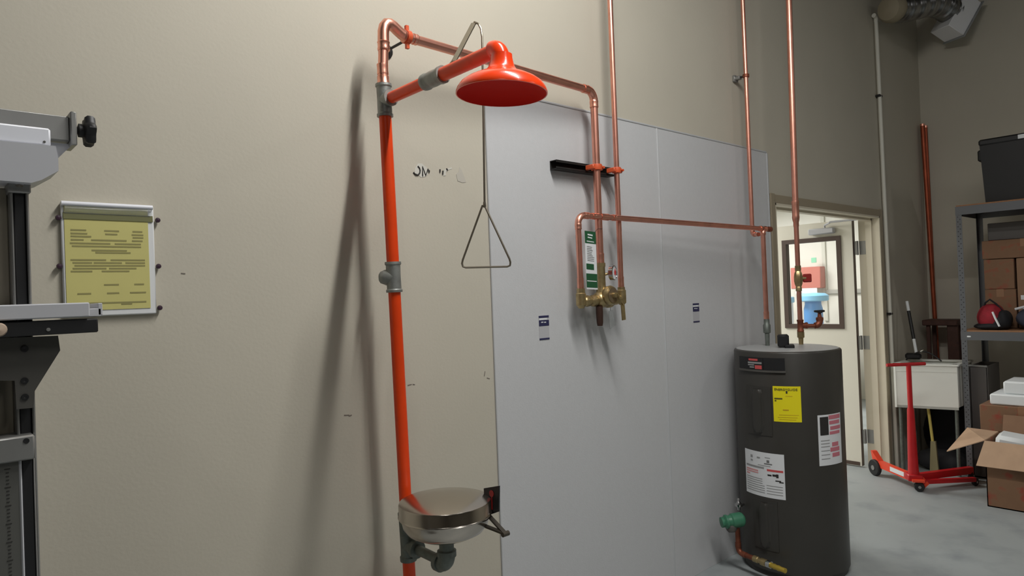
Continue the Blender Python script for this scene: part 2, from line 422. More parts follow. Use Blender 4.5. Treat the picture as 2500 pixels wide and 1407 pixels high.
# arm
ax0 = V((1.241, 0, 0))
def ap(y, z=TZ): return V((1.243, y, z))
obj('arm_pipe', MB().cyl(ap(-.172), ap(-.40), .0195, n=22), ORANGE, sh)
bv = MB().lathe(ap(-.39), (0, -1, 0), [(.018, 0), (.026, 0), (.027, .014), (.0245, .018), (.026, .05), (.0245, .082), (.0275, .086), (.0275, .1), (.018, .1)], 22)
bv.cyl(ap(-.44), ap(-.44)+V((.035, 0, .02)), .012, n=12)
obj('ball_valve', bv, GALV, sh)['label'] = 'grey ball valve in the shower arm'
obj('arm_pipe', MB().cyl(ap(-.485), ap(-.726), .0212, n=22), ORANGE, sh)
HC = V((1.243, -.755, 0))
eb = elbow_mb(HC+V((0, 0, TZ+.004)), (0, -1, 0), (0, 0, -1), .03, .0235, False)
eb.lathe(HC+V((0, 0, TZ-.024)), (0, 0, -1), [(.02, 0), (.0275, 0), (.0285, .028), (.024, .03)], 22)
obj('elbow', eb, ORANGEH, sh)
hz = 2.141; hax = Matrix.Rotation(.036, 3, _f)@V((0, 0, 1))
hd = MB().lathe(HC+V((0, 0, hz)), hax, [(.1245, .0), (.1275, 0), (.1277, .004), (.124, .014), (.115, .027), (.1, .038), (.08, .048), (.06, .056), (.045, .064), (.037, .075), (.033, .088), (.0305, .1), (.0295, .11)], 56, cap=False)
ho = obj('shower_head', hd, ORANGEH, sh); ho['label'] = 'wide orange bell shaped shower head'
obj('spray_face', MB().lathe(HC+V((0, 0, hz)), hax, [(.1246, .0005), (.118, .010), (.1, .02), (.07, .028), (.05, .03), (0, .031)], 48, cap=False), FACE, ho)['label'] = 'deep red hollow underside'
# pull rod
la = at(1108, 150, 0, 1.285); lb = at(1157, 56, 0, 1.40)
lv = MB(); bar(lv, la, lb, .02, .004, up=(0, 1, .4)); lv.cyl(ap(-.44)+V((.03, 0, .015)), la, .007, n=10)
pl_ = obj('pull_lever', lv, STEELD, sh)
R0 = [at(1158, 54, 0, 1.40), at(1168, 58, 0, 1.40), at(1174, 70, 0, 1.40), at(1177, 90, 0, 1.40), at(1179, 200, 0, 1.40), at(1183, 495, 0, 1.40)]
obj('pull_rod', MB().tube(R0, .0035, 8), STEELD, sh)
T = [at(1183, 498, 0, 1.40)]; dep = .0
ctr = T[0]; ur = V((math.cos(YAW), -math.sin(YAW), 0))
def tri(a, b): return ctr+ur*(a*1.085-.0035)+V((0, 0, b*1.13))
tp = [tri(-.003, -.004), tri(-.068, -.158), tri(-.0705, -.168), tri(-.068, -.177), tri(-.060, -.180), tri(.064, -.182), tri(.072, -.179), tri(.0735, -.170), tri(.071, -.160), tri(.003, -.004)]
obj('pull_handle', MB().tube(tp, .0033, 8, closed=True).lathe(ctr+V((0, 0, -.006)), (0, 0, 1), [(.0045, -.006), (.0055, 0), (.0045, .012)], 10), STEELD, sh)['label'] = 'triangular wire pull handle'

# eyewash bowl on the same riser
EC = V((1.279, -.365, 0))
ew = thing('eyewash_station', 'stainless eyewash bowl with domed steel cover on the orange riser', 'eyewash', (EC.x, SY, .75))
et = MB().lathe(sp(.683), up, [(.02, 0), (.0285, 0), (.029, .014), (.0255, .018), (.025, .05), (.0265, .14), (.029, .15), (.029, .165), (.02, .165)], 22)
obj('tee', et.lathe(sp(.735), (0, -1, 0), [(.022, 0), (.024, .04), (.03, .043), (.03, .062), (.018, .062)], 20), GALVD, ew)
obj('arm_pipe', MB().cyl(sp(.735)+V((0, -.05, 0)), (EC.x, -.335, .727), .0165, n=18), GALVD, ew)
eb = elbow_mb((EC.x, EC.y, .722), (0, -1, 0), (0, 0, 1), .032, .024, False)
eb.lathe((EC.x, EC.y+.03, .722), (0, 1, 0), [(.02, 0), (.031, 0), (.031, .018), (.018, .02)], 20).lathe((EC.x, EC.y, .752), (0, 0, 1), [(.02, 0), (.031, 0), (.031, .018), (.024, .021), (.024, .075)], 20)
obj('elbow', eb, GALVD, ew)
obj('bowl', MB().lathe(EC, (0, 0, 1), [(0, .812), (.05, .813), (.095, .822), (.122, .836), (.136, .855), (.1415, .878), (.1425, .893), (.138, .893), (.132, .86), (.1, .835), (0, .822)], 56), STEEL, ew)
obj('dust_cover', MB().lathe(EC, (0, 0, 1), [(.144, .886), (.1495, .8855), (.1515, .888), (.1495, .8905), (.1485, .893), (.1485, .926), (.1465, .930), (.143, .9315), (.11, .940), (.06, .948), (.03, .9505), (0, .951)], 64), STEEL, ew, ang=28)['label'] = 'domed stainless dust cover'
fp = [at(1181, 1193, 0, 1.40), at(1218, 1187, 0, 1.40), at(1217, 1250, 0, 1.40), at(1183, 1262, 0, 1.40)]
fl = obj('push_flag', MB().prism(fp, (.005, 0, 0)), BLACK, ew, False)
ar = at(1200, 1206, 0, 1.399)
am = MB().cyl(ar+V((0, 0, 0)), ar+V((-.001, 0, 0)), .011, n=20)
am.box(ar+V((0, 0, -.026)), (.0012, .006, .05))
obj('red_arrow', am, mat('dark_red_print', (150, 24, 24), .5), fl, False)
sm = MB()
k0 = at(1190, 1256, 0, 1.40); k1 = at(1234, 1304, 0, 1.36); k2 = at(1180, 1283, 0, 1.36)
bar(sm, k0, k1, .014, .006, up=(1, 0, 0)); bar(sm, k2, k1, .014, .006, up=(1, 0, 0)); bar(sm, k0, k2, .012, .006, up=(1, 0, 0))
sm.cyl(k1+V((-.012, 0, 0)), k1+V((.012, 0, 0)), .008, n=12)
obj('flag_bracket', sm, DKST, ew, False)

# ------------------------------------------------------------------ copper pipe from the shower to the mixing valve
rc = .0172
topz = 2.512; vy = -.09
vx = at(1456, 405, 1, vy).x
cp = thing('copper_pipe', 'copper pipe running level from the shower top to the mixing valve', 'pipe', (1.245, SY, 2.32))
E1 = V((1.246, SY, topz)); E2 = V((vx, vy, 2.517)); E3 = V((vx, vy, 1.715))
obj('adapter', MB().lathe(sp(2.318), up, [(.02, 0), (.022, 0), (.022, .012), (.0205, .014), (.0205, .032), (.0185, .034), (.0185, .05)], 20), COPPERB, cp)
dA = (E2-E1).normalized()
obj('pipe', MB().cyl(sp(2.36), V((1.246, SY, 2.475)), rc, n=18), COPPER, cp)
run(cp, [E1+dA*.085, E2, E3], rc, .045)
ek = [(0, 2.46), (0, 2.485), (.001, 2.508), (.006, 2.526), (.016, 2.538), (.03, 2.541), (.045, 2.536), (.06, 2.527), (.075, 2.519), (.09, 2.514)]
em = MB().tube([V((1.246, SY, z))+V((dA.x, dA.y, 0))*u for u, z in ek], [.0205]+[.0195]*8+[.0205], 20)
em.lathe((1.246, SY, 2.44), (0, 0, 1), [(.017, 0), (.0205, .001), (.022, .006), (.0205, .012), (.0205, .026), (.0222, .03), (.019, .034)], 20)
em.lathe(E1+dA*.085, dA, [(.018, -.004), (.0222, 0), (.0205, .006), (.0205, .02), (.022, .024), (.0205, .029), (.017, .03)], 20)
obj('elbow', em, COPPERB, cp)
coupling(cp, E1+dA*.135, dA, rc, .016)
coupling(cp, sp(2.375), up, rc, .035)
coupling(cp, E3+V((0, 0, .02)), (0, 0, 1), rc, .05)

def hanger(p, label, r, big=1.):
    """split ring on a stand-off rod with its wall plate"""
    t = thing('pipe_clamp', label, 'clamp', (p.x, 0, p.z))
    return t
d12 = (E2-E1).normalized()
q = at(995, 92, 1, -.148); q = E1+d12*((q-E1).dot(d12))
t = thing('pipe_clamp', 'copper split ring clamp at the left end of the level copper pipe', 'clamp', q)
obj('ring', MB().lathe(q, d12, [(rc, -.009), (rc+.007, -.009), (rc+.007, .009), (rc, .009)], 20).box(q+V((0, 0, .03)), (.012, .012, .022)).box(q+V((0, 0, -.03)), (.012, .012, .022)), CLAMP, t)
obj('rod', MB().cyl(q+V((0, rc, -.008)), (q.x, -.004, q.z-.008), .005, n=10), BLACKM, t)
obj('wall_plate', MB().lathe((q.x, 0, q.z-.008), (0, -1, 0), [(.028, 0), (.028, .006), (.012, .01), (.01, .025), (0, .025)], 18), BLACKM, t)

# cold riser from above to the valve
bx = at(1505, 410, 1, vy).x; rb = .0128
cr = thing('copper_pipe', 'thin copper riser coming down beside the thick pipe to the mixing valve', 'pipe', (bx, vy, 1.6))
obj('pipe', MB().cyl((bx+.004, vy, ZC), (bx, vy, 1.6), rb, n=18), COPPER, cr)
coupling(cr, (bx, vy, 1.625), (0, 0, 1), rb, .05)

# strut channel with two clamps
s0 = at(1348, 402, 1, -.022); s1x = bx+.03
sc = thing('strut_channel', 'black strut channel on the grey panel holding two copper pipes', 'bracket', ((s0.x+s1x)/2, 0, s0.z))
sl = MB(); L0, L1 = s0.x, s1x; zc = s0.z-.002
mid = (L0+L1)/2; Ln = L1-L0
sl.box((mid, -.0095, zc), (Ln, .003, .041)).box((mid, -.029, zc+.019), (Ln, .041, .003)).box((mid, -.029, zc-.019), (Ln, .041, .003)).box((mid, -.048, zc+.0145), (Ln, .003, .009)).box((mid, -.048, zc-.0145), (Ln, .003, .009))
obj('channel', sl, BLACKM, sc, False)
for x_, r_ in ((vx, rc), (bx, rb)):
    k = MB().lathe((x_, vy, zc), (0, 0, 1), [(r_, -.013), (r_+.008, -.013), (r_+.009, -.009), (r_+.009, .009), (r_+.008, .013), (r_, .013)], 20)
    k.box((x_-r_-.012, vy+.012, zc), (.016, .05, .022), bev=.003).box((x_+r_+.012, vy, zc), (.022, .022, .024), bev=.005).cyl((x_+r_+.012, vy-.011, zc), (x_+r_+.012, vy-.022, zc), .006, n=8)
    obj('clamp', k, CLAMP, sc)

# ------------------------------------------------------------------ water heater
TC = V((3.735, -.315, 0)); TR = .285; TH = 1.222
def cyl_hit(px, py, r=TR):
    d = _r*((px-1250)/FPX) - _u*((py-703.5)/FPX) + _f
    o = CAM_P-TC; a = d.x**2+d.y**2; b = 2*(o.x*d.x+o.y*d.y); c = o.x**2+o.y**2-r*r
    D = b*b-4*a*c
    t = (-b-math.sqrt(max(D, 0)))/(2*a); p = CAM_P+d*t
    a = math.atan2(p.y-TC.y, p.x-TC.x)
    return (a-2*PI if a > .5 else a), p.z
def patch(a0, a1, z0, z1, off=.0015, n=14, m=1, fn=None, skirt=True):
    """thin curved plate on the tank; fn(u, v) gives extra relief"""
    mb = MB(); P = []; F = []
    for j in range(m+1):
        for i in range(n+1):
            u, v = i/n, j/m; a = a0+(a1-a0)*u; r = TR+off+(fn(u, v) if fn else 0)
            P.append((TC.x+r*math.cos(a), TC.y+r*math.sin(a), z0+(z1-z0)*v))
    N = (n+1)*(m+1)
    for p in list(P):
        d = V((p[0]-TC.x, p[1]-TC.y, 0)); d.normalize(); P.append((TC.x+d.x*(TR-.002), TC.y+d.y*(TR-.002), p[2]))
    w = n+1
    for j in range(m):
        for i in range(n): F.append((j*w+i, j*w+i+1, (j+1)*w+i+1, (j+1)*w+i))
    rim = [i for i in range(w)]+[j*w+n for j in range(1, m+1)]+[m*w+i for i in range(n-1, -1, -1)]+[j*w for j in range(m-1, 0, -1)]
    for i in range(len(rim)):
        a, b = rim[i], rim[(i+1) % len(rim)]; F.append((a, b, b+N, a+N))
    return mb.add(P, F)
def lab(parent, name, px0, py0, px1, py1, material, off=.0015, **k):
    a0, _ = cyl_hit(px0, (py0+py1)/2); a1, _ = cyl_hit(px1, (py0+py1)/2)
    _, z1 = cyl_hit((px0+px1)/2, py0); _, z0 = cyl_hit((px0+px1)/2, py1)
    return obj(name, patch(a0, a1, z0, z1, off, **k), material, parent), (a0, a1, z0, z1)
def sub(box, u0, v0, u1, v1):
    a0, a1, z0, z1 = box; return (a0+(a1-a0)*u0, a0+(a1-a0)*u1, z1+(z0-z1)*v1, z1+(z0-z1)*v0)
def prints(parent, box, rects, material, off=.0022, name='printing'):
    mb = MB()
    for r in rects:
        p = patch(*sub(box, *r), off=off, n=max(2, int(10*(r[2]-r[0])))); mb.add(p.v, p.f)
    o = obj(name, mb, material, parent); o['kind'] = 'stuff'
    return o
hw = thing('water_heater', 'tall dark grey cylindrical water heater standing by the open door', 'water heater', TC)
obj('tank', MB().lathe(TC, (0, 0, 1), [(TR-.012, 0), (TR-.012, .03), (TR, .034), (TR, TH-.012), (TR-.004, TH-.004), (TR-.014, TH)], 72), TANK, hw)
obj('tank_lid', MB().lathe(TC, (0, 0, 1), [(TR-.016, TH-.01), (TR-.014, TH+.001), (TR-.03, TH+.003), (0, TH+.008)], 72), TANKT, hw)
def stad(u, v, w=.42, h=.34, r0=.20, hgt=.016):
    x = (u-.5); y = (v-.5)*2.0
    d = math.hypot(x, max(abs(y)-.62, 0)*.5)
    return hgt*max(0., min(1., (r0+.06-d)/.06))
for (x0, y0, x1, y1) in ((1826, 944, 1884, 1062), (1843, 1222, 1900, 1342)):
    o, bx_ = lab(hw, 'access_panel', x0, y0, x1, y1, TANK, .004, n=20, m=24)
    obj('panel_handle', patch(*sub(bx_, .12, .06, .88, .94), off=.0045, n=24, m=30, fn=lambda u, v: stad(u, v)), TANK, o)
o, b_ = lab(hw, 'name_plate', 1808, 874, 1916, 904, BLACK, .006)
obj('plate_ledge', patch(*sub(b_, -.01, 1.0, 1.01, 1.16), off=.01, n=12), GREYM, o)
prints(o, b_, [(.27, .06, .60, 1.12)], BLACK, .009, 'badge')
prints(o, b_, [(.30, .1, .5, .26), (.44, .62, .58, .92)], INKR, .0105)
prints(o, b_, [(.28, .36, .58, .5), (.28, .56, .42, .66), (.32, .74, .42, .84)], INKG, .0105)
def curved_text(parent, s, box, u, v, hgt, material, off=.003):
    a0, a1, z0, z1 = box; wd = abs(a1-a0)*TR
    mb = text_mb(s, (0, 0, 0), (1, 0, 0), (0, 0, 1), hgt, .0004)
    out = MB(); sg = 1 if a1 > a0 else -1
    for p in mb.v:
        a = a0+sg*(u*wd+p.x)/TR; r = TR+off-p.y
        out.v.append(V((TC.x+r*math.cos(a), TC.y+r*math.sin(a), z1-(z1-z0)*v+p.z)))
    out.f = mb.f
    return obj('lettering', out, material, parent, False)
o, b_ = lab(hw, 'energy_label', 1888, 944, 1956, 1031, YELLOWL, .0012)
curved_text(o, 'ENERGYGUIDE', b_, .06, .12, .0172, INK)
prints(o, b_, [(.47, .13, .53, .2)], INK)
prints(o, b_, [(.05, .33, .34, .37), (.06, .39, .12, .43)], mat('dark_olive_ink', (90, 86, 20), .7))
prints(o, b_, [(.34, .65, .55, .68), (.2, .8, .9, .81), (.15, .87, .85, .88), (.2, .93, .8, .94), (.45, .27, .7, .28)], mat('ochre_ink', (190, 150, 20), .7))
o, b_ = lab(hw, 'instruction_label', 1822, 1106, 1916, 1214, WHITE, .0012)
prints(o, b_, [(.62, .36, .97, .405)], INKR)
prints(o, b_, [(.05, .42, .4, .45), (.05, .47, .4, .495), (.05, .52, .16, .55)], mat('pale_red_ink', (214, 150, 150), .7))
prints(o, b_, [(.05, .33, .55, .37), (.05, .60, .5, .615), (.05, .65, .5, .665), (.05, .70, .5, .715), (.05, .75, .55, .765), (.05, .8, .55, .815), (.05, .85, .55, .865), (.05, .9, .55, .915), (.6, .72, .95, .735), (.6, .78, .95, .795), (.6, .84, .95, .855), (.6, .9, .95, .915), (.2, .1, .26, .16), (.38, .12, .46, .15), (.2, .2, .26, .24), (.4, .29, .7, .305), (.58, .1, .7, .115)], INKG)
prints(o, b_, [(.62, .16, .68, .22), (.56, .235, .74, .26)], mat('mid_grey_ink', (116, 116, 116), .7))
prints(o, b_, [(.63, .475, .72, .51), (.74, .46, .84, .505), (.82, .45, .87, .53), (.8, .585, .92, .61), (.88, .61, .97, .635)], INK)
o, b_ = lab(hw, 'warning_label', 1998, 1012, 2053, 1136, WHITE, .0012, n=20)
prints(o, b_, [(.07, .04, .38, .40)], INK)
prints(o, b_, [(.40, .02, .95, .1), (.42, .13, .9, .2), (.45, .24, .95, .31), (.42, .34, .9, .4), (.5, .56, .8, .64), (.42, .66, .85, .74), (.5, .77, .85, .85)], mat('rose_ink', (204, 120, 132), .6))
prints(o, b_, [(.08, .5, .4, .515), (.08, .56, .4, .575), (.08, .62, .4, .635), (.08, .7, .4, .715), (.08, .78, .4, .795), (.08, .86, .4, .875)], INKG)
bk = at(1912, 832, 1, -.33)
obj('black_cap', MB().box((bk.x, -.33, TH+.045), (.06, .06, .07), rotz(.5), bev=.008).box((bk.x+.01, -.36, TH+.014), (.08, .05, .02), rotz(.5), bev=.004), BLACK, hw)

# hot pipe: heater, up, along the wall, down to the valve
rh = .0135
hxp = at(1868, 700, 1, -.19)
HV = V((hxp.x, -.19, 0)); hzl = 1.915
hotx = at(1415, 640, 1, vy).x
hp = thing('copper_pipe', 'copper pipe along the grey panels linking heater top to valve left side', 'pipe', (HV.x, HV.y, TH))
A0 = V((HV.x, HV.y, TH+.16)); A1 = V((HV.x, HV.y, hzl)); A2 = V((hotx, vy, 1.932)); A3 = V((hotx, vy, 1.60))
obj('pipe', MB().cyl(A0, A1, rh, n=18), COPPER, hp)
dh = (A2-A1).normalized()
obj('pipe', MB().cyl(A1, A2-dh*.04, rh, n=18), COPPER, hp)
obj('pipe', MB().cyl(A2+V((0, 0, -.04)), A3, rh, n=18), COPPER, hp)
obj('elbow', elbow_mb(A2, dh, (0, 0, -1), .04, rh), COPPERB, hp)
obj('tee', tee_mb(A1, dh, (0, 0, -1), rh*1.1, .06, .035), COPPERB, hp)
obj('end_cap', MB().cyl(A1, A1-dh*.07, rh, n=16).lathe(A1-dh*.06, -dh, [(rh*.9, 0), (rh*1.2, 0), (rh*1.2, .022), (rh*.6, .03), (0, .031)], 16), COPPERD, hp)
coupling(hp, A2-dh*.1, dh, rh, .022); coupling(hp, A2-dh*.17, dh, rh*1.05, .05); coupling(hp, A2-dh*.235, dh, rh, .02)
coupling(hp, A3+V((0, 0, .025)), (0, 0, 1), rh, .045)
coupling(hp, A0+V((0, 0, .02)), (0, 0, 1), rh, .05)
obj('union', MB().lathe((HV.x, HV.y, TH+.002), (0, 0, 1), [(.012, 0), (.014, .07), (.013, .075), (.021, .08), (.021, .125), (.017, .13), (.016, .16), (.01, .165)], 12), GALVD, hp)

# recirculation riser beside it
rx = at(1827, 330, 1, -.08).x; rr = .0125
cr2 = thing('copper_pipe', 'copper riser on the wall above the heater with one small clamp', 'pipe', (rx, -.08, 1.93))
Q0 = V((rx-.003, -.08, ZC)); Q1 = V((rx, -.08, 1.895)); Q2 = V((HV.x+.005, HV.y+.03, 1.885))
obj('pipe', MB().cyl(Q0, Q1+V((0, 0, .03)), rr, n=18), COPPER, cr2)
dq = (Q2-Q1).normalized()
obj('elbow', elbow_mb(Q1, (0, 0, -1), dq, .03, rr), COPPERB, cr2)
obj('pipe', MB().cyl(Q1+dq*.03, Q2, rr, n=16), COPPERB, cr2)
q = V((rx, -.08, at(1820, 185, 1, -.08).z))
t = thing('pipe_clamp', 'small dark clamp holding the copper riser above the heater', 'clamp', q)
obj('ring', MB().lathe(q, (0, 0, 1), [(rr, -.009), (rr+.007, -.009), (rr+.007, .009), (rr, .009)], 18), COPPERD, t)
obj('rod', MB().cyl(q+V((0, rr+.004, 0)), (q.x, -.004, q.z), .006, n=10), BLACKM, t)
obj('wall_plate', MB().box((q.x, -.009, q.z), (.045, .018, .04), bev=.004).box((q.x, -.03, q.z), (.03, .03, .022), bev=.003), ALU, t)

# cold riser into the heater
CV = V((at(1950, 700, 1, -.32).x, -.32, 0)); ctop = at(1930, 0, 1, -.32); zc_ = at(1940, 520, 1, -.32).z
cc = thing('copper_pipe', 'thick copper riser in front of the door with brass ball valve', 'pipe', (CV.x, CV.y, TH))
tp0 = V((CV.x+(ctop.x-CV.x)*1.35, CV.y, ZC)); jn = V((CV.x, CV.y, zc_))
obj('pipe', MB().cyl(tp0, jn, .0172, n=20), COPPER, cc)
obj('reducer', MB().lathe(jn+V((0, 0, .07)), (0, 0, -1), [(.0165, 0), (.0205, 0), (.021, .008), (.0198, .02), (.0198, .085), (.021, .095), (.019, .112), (.0155, .125), (.0155, .15), (.012, .15)], 20), COPPERB, cc)
vz = at(1951, 680, 1, -.32).z
obj('pipe', MB().cyl(jn+V((0, 0, -.05)), (CV.x, CV.y, TH+.15), .0138, n=18), COPPER, cc)
obj('ball_valve', MB().lathe((CV.x, CV.y, vz-.075), (0, 0, 1), [(.013, 0), (.018, 0), (.018, .022), (.016, .026), (.022, .04), (.0255, .06), (.0255, .085), (.022, .105), (.016, .118), (.018, .122), (.018, .15), (.013, .15)], 8).cyl((CV.x, CV.y, vz), (CV.x+.03, CV.y-.03, vz), .009, n=12), BRASS, cc)
obj('valve_handle', MB().box((CV.x+.036, CV.y-.036, vz), (.012, .05, .05), rotz(PI/4), bev=.005), mat('red_vinyl', (150, 36, 32), .5), cc)
obj('tee', tee_mb((CV.x, CV.y, TH+.115), (0, 0, 1), (ur.x, ur.y, 0), .0165, .07, .04), COPPERD, cc)
bp = V((CV.x, CV.y, TH+.112))
hb = MB().cyl(bp+ur*.03, bp+ur*.085, .011, n=12)
e2 = elbow_mb(bp+ur*.115, ur, (0, 0, 1), .03, .0165, False); hb.add(e2.v, e2.f)
hb.lathe(bp+ur*.115+V((0, 0, .028)), (0, 0, 1), [(.018, 0), (.021, .004), (.021, .018), (.012, .022), (.008, .05)], 12)
obj('drain_tap', hb, COPPERD, cc)
obj('tap_handle', MB().box(bp+ur*.115+V((0, 0, .084)), (.06, .02, .013), rotz(-YAW), bev=.004).box(bp+ur*.115+V((0, 0, .078)), (.02, .045, .01), rotz(-YAW), bev=.004), BLACK, cc)
obj('union', MB().lathe((CV.x, CV.y, TH+.002), (0, 0, 1), [(.012, 0), (.014, .04), (.02, .044), (.02, .075), (.014, .08), (.01, .085)], 6), BRASS, cc)

# pump and drain at the heater foot
pc = at(1784, 1270, 1, -.13)
pS = at(1813, 1268, 1, -.195); pE = at(1756, 1277, 1, -.115)
pm = thing('circulation_pump', 'small green pump beside the heater low on the wall side', 'pump', (pc.x, pc.y, 0))
obj('pump_body', MB().lathe(pS, pE-pS, [(.02, -.01), (.034, 0), (.039, .01), (.039, .062), (.033, .068), (.031, .085), (.037, .088), (.037, .098), (.026, .106), (.028, .11), (.028, .122), (.012, .124), (0, .125)], 22), GREEN, pm)
obj('pump_flange', MB().lathe(pS.lerp(pE, .5)+V((0, 0, -.03)), (-.35, -.35, -1), [(.02, -.02), (.03, -.01), (.032, .005), (.026, .02), (.018, .03)], 18), GREYM, pm)
kn = at(1803, 1226, 1, -.13)
obj('vent_knob', MB().lathe(kn+V((0, 0, -.045)), (0, 0, 1), [(.008, 0), (.01, .02), (.022, .022), (.024, .034), (.012, .04), (.006, .055), (.009, .058), (.004, .068)], 14).cyl(kn+V((0, 0, -.02)), kn+V((.07, -.02, -.02)), .007, n=8), CHROME, pm)
pz = .105; px_ = at(1803, 1350, 1, -.15)
P0 = V((px_.x, -.15, pc.z-.05)); P1 = V((px_.x, -.15, pz)); P2 = at(1858, 1372, 1, -.30); P2.z = pz
run(pm, [P0, P1, P2], .0135, .03, COPPERD, COPPERD)
dd = (P2-P1).normalized()
obj('drain_valve', MB().lathe(P2-dd*.05, dd, [(.014, 0), (.018, .004), (.018, .03), (.014, .034), (.014, .05), (.02, .054), (.02, .085), (.012, .09)], 12), BRASS, pm)
obj('drain_nut', MB().lathe(P2+dd*.04, dd, [(.012, 0), (.019, 0), (.019, .025), (.012, .025)], 12), CHROME, pm)
obj('drain_spout', MB().lathe(P2+dd*.06, dd, [(.013, 0), (.015, .004), (.0125, .02), (.015, .026), (.0125, .042), (.015, .05), (.0125, .07), (.013, .095), (.009, .095)], 14), mat('yellow_brass', (206, 176, 74), .4, .6), pm)

# ------------------------------------------------------------------ thermostatic mixing valve
mz = 1.545
mv = thing('mixing_valve', 'brass thermostatic mixing valve hanging on copper pipes over the grey panel', 'valve', (vx, vy, mz))
vb = MB()
vb.lathe((hotx, vy, 1.60), (0, 0, -1), [(.014, 0), (.019, 0), (.019, .02), (.023, .024), (.023, .075), (.018, .08), (.012, .09)], 16)
obj('inlet_body', vb, BRASS, mv)
obj('inlet_union', MB().lathe((hotx+.01, vy, mz-.003), (1, 0, 0), [(.014, 0), (.018, .012), (.024, .016), (.027, .03), (.024, .044), (.016, .05), (.018, .06), (.026, .066), (.028, .08), (.024, .094), (.016, .1), (.016, .12)], 22), BRASS, mv)
mb_ = MB().lathe((vx-.035, vy, mz), (1, 0, 0), [(.012, -.01), (.028, 0), (.036, .01), (.038, .04), (.034, .07), (.04, .075), (.04, .09), (.03, .1), (.028, .14)], 24)
mb_.lathe((vx, vy, mz+.02), (0, 0, 1), [(.026, 0), (.023, .03), (.0215, .05), (.0215, .13), (.024, .134), (.024, .15), (.016, .15)], 20)
obj('valve_body', mb_, BRASS, mv)
obj('white_tape', MB().lathe(E3+V((0, 0, -.016)), (0, 0, 1), [(.0185, 0), (.0205, 0), (.0205, .007), (.0185, .007)], 18), FOAM, mv)
obj('inlet_body', MB().lathe((bx, vy, 1.60), (0, 0, -1), [(.013, 0), (.018, 0), (.018, .012), (.022, .016), (.022, .075), (.017, .08), (.01, .085)], 16).cyl((vx+.08, vy, mz), (bx, vy, mz), .018, n=16), BRASS, mv)
dc = at(1501, 722, 1, vy-.06)
cd_ = V((.05, -1, .04)).normalized()
obj('bonnet', MB().lathe(V((dc.x-.012, vy, dc.z)), cd_, [(.022, 0), (.032, .015), (.044, .03), (.046, .045), (.04, .056), (.014, .06), (.012, .075), (0, .076)], 24), BRASS, mv)
obj('bonnet_plate', MB().lathe(V((dc.x-.012, vy, dc.z))+cd_*.057, cd_, [(.036, 0), (.036, .003), (0, .004)], 24), mat('plate_steel', (158, 140, 116), .35, .85), mv)
lm = MB(); bar(lm, V((dc.x+.0, vy-.07, dc.z+.01)), V((dc.x+.035, vy-.075, dc.z-.045)), .014, .006, up=(0, -1, 0)); bar(lm, V((dc.x+.035, vy-.075, dc.z-.04)), V((dc.x+.04, vy-.075, dc.z-.115)), .024, .005, up=(1, 0, 0))
obj('lever', lm, BRASS, mv, False)
obj('drain_plug', MB().lathe((vx-.03, vy-.01, mz-.03), (0, 0, -1), [(.016, 0), (.0165, .03), (.015, .075), (.012, .09), (0, .091)], 16), mat('dark_bronze', (70, 48, 40), .5, .4), mv)
gc = at(1499, 666, 1, vy-.04)
gd = V((.35, -.92, 0)).normalized()
obj('gauge_stem', MB().cyl((vx+.018, vy, gc.z-.01), gc-gd*.02, .006, n=10), BRASS, mv)
g = obj('gauge', MB().lathe(gc-gd*.012, gd, [(.0, -.008), (.030, -.008), (.036, -.004), (.036, .014), (.033, .016), (.032, .012), (0, .012)], 26), CHROME, mv)
obj('gauge_face', MB().lathe(gc-gd*.0005, gd, [(.0315, 0), (.0315, .001), (0, .0012)], 24), WHITE, g)
gr = gd.cross(V((0, 0, 1))).normalized()
if gr.x < 0: gr = -gr
o0 = gc+gd*.0015
obj('gauge_zone', MB().prism([o0+gr*.0+V((0, 0, .003)), o0+gr*.012+V((0, 0, .02)), o0+gr*.024+V((0, 0, .004)), o0+gr*.02+V((0, 0, -.014)), o0+gr*.002+V((0, 0, -.008))], gd*.0006), mat('gauge_red', (206, 40, 40), .5), g, False)

# tags on the valve
t0 = at(1427, 562, 1, vy-.03); t1 = at(1457, 690, 1, vy-.03)
tg = thing('instruction_tag', 'green and white tag hanging left of the thick pipe above the valve', 'tag', (t0.x, vy-.03, t0.z))
txl, txr, tzt = t0.x, at(1456, 620, 1, vy-.03).x, at(1440, 564, 1, vy-.03).z
tzb = at(1440, 706, 1, vy-.03).z; yv = vy-.03; H = tzt-tzb
def tagq(u0, v0, u1, v1, y):
    return [(txl+(txr-txl)*u0, y, tzt-H*v0), (txl+(txr-txl)*u1, y, tzt-H*v0-.004), (txl+(txr-txl)*u1, y, tzt-H*v1-.004), (txl+(txr-txl)*u0, y, tzt-H*v1)]
o = obj('tag_card', MB().prism(tagq(0, 0, 1, 1, yv), (0, .0012, 0)), WHITE, tg, False)
gm = MB()
for r in ((.0, .0, 1, .21), (.04, .56, .72, .66), (.0, .73, .98, .97)): gm.prism(tagq(*r, yv-.0008), (0, .0006, 0))
obj('green_print', gm, GREENP, o, False)['kind'] = 'stuff'
gm = MB()
for r in ((.25, .05, .7, .075), (.25, .1, .65, .12), (.15, .17, .8, .185), (.05, .85, .9, .865)): gm.prism(tagq(*r, yv-.0014), (0, .0006, 0))
obj('white_print', gm, WHITE, o, False)['kind'] = 'stuff'
gm = MB()
for k in range(9): gm.prism(tagq(.15, .26+k*.03, .55+.25*random.random(), .268+k*.03, yv-.0014), (0, .0006, 0))
obj('grey_print', gm, INKG, o, False)['kind'] = 'stuff'
obj('tag_string', MB().tube([(txr-.004, yv, tzt-.004), (txr+.01, yv-.004, tzt+.01), (vx, vy-rc-.002, tzt+.014)], .0012, 6), INK, tg)
t0 = at(1493, 775, 1, vy)
tg = thing('clear_tag', 'clear plastic tag hanging under the brass mixing valve', 'tag', t0)
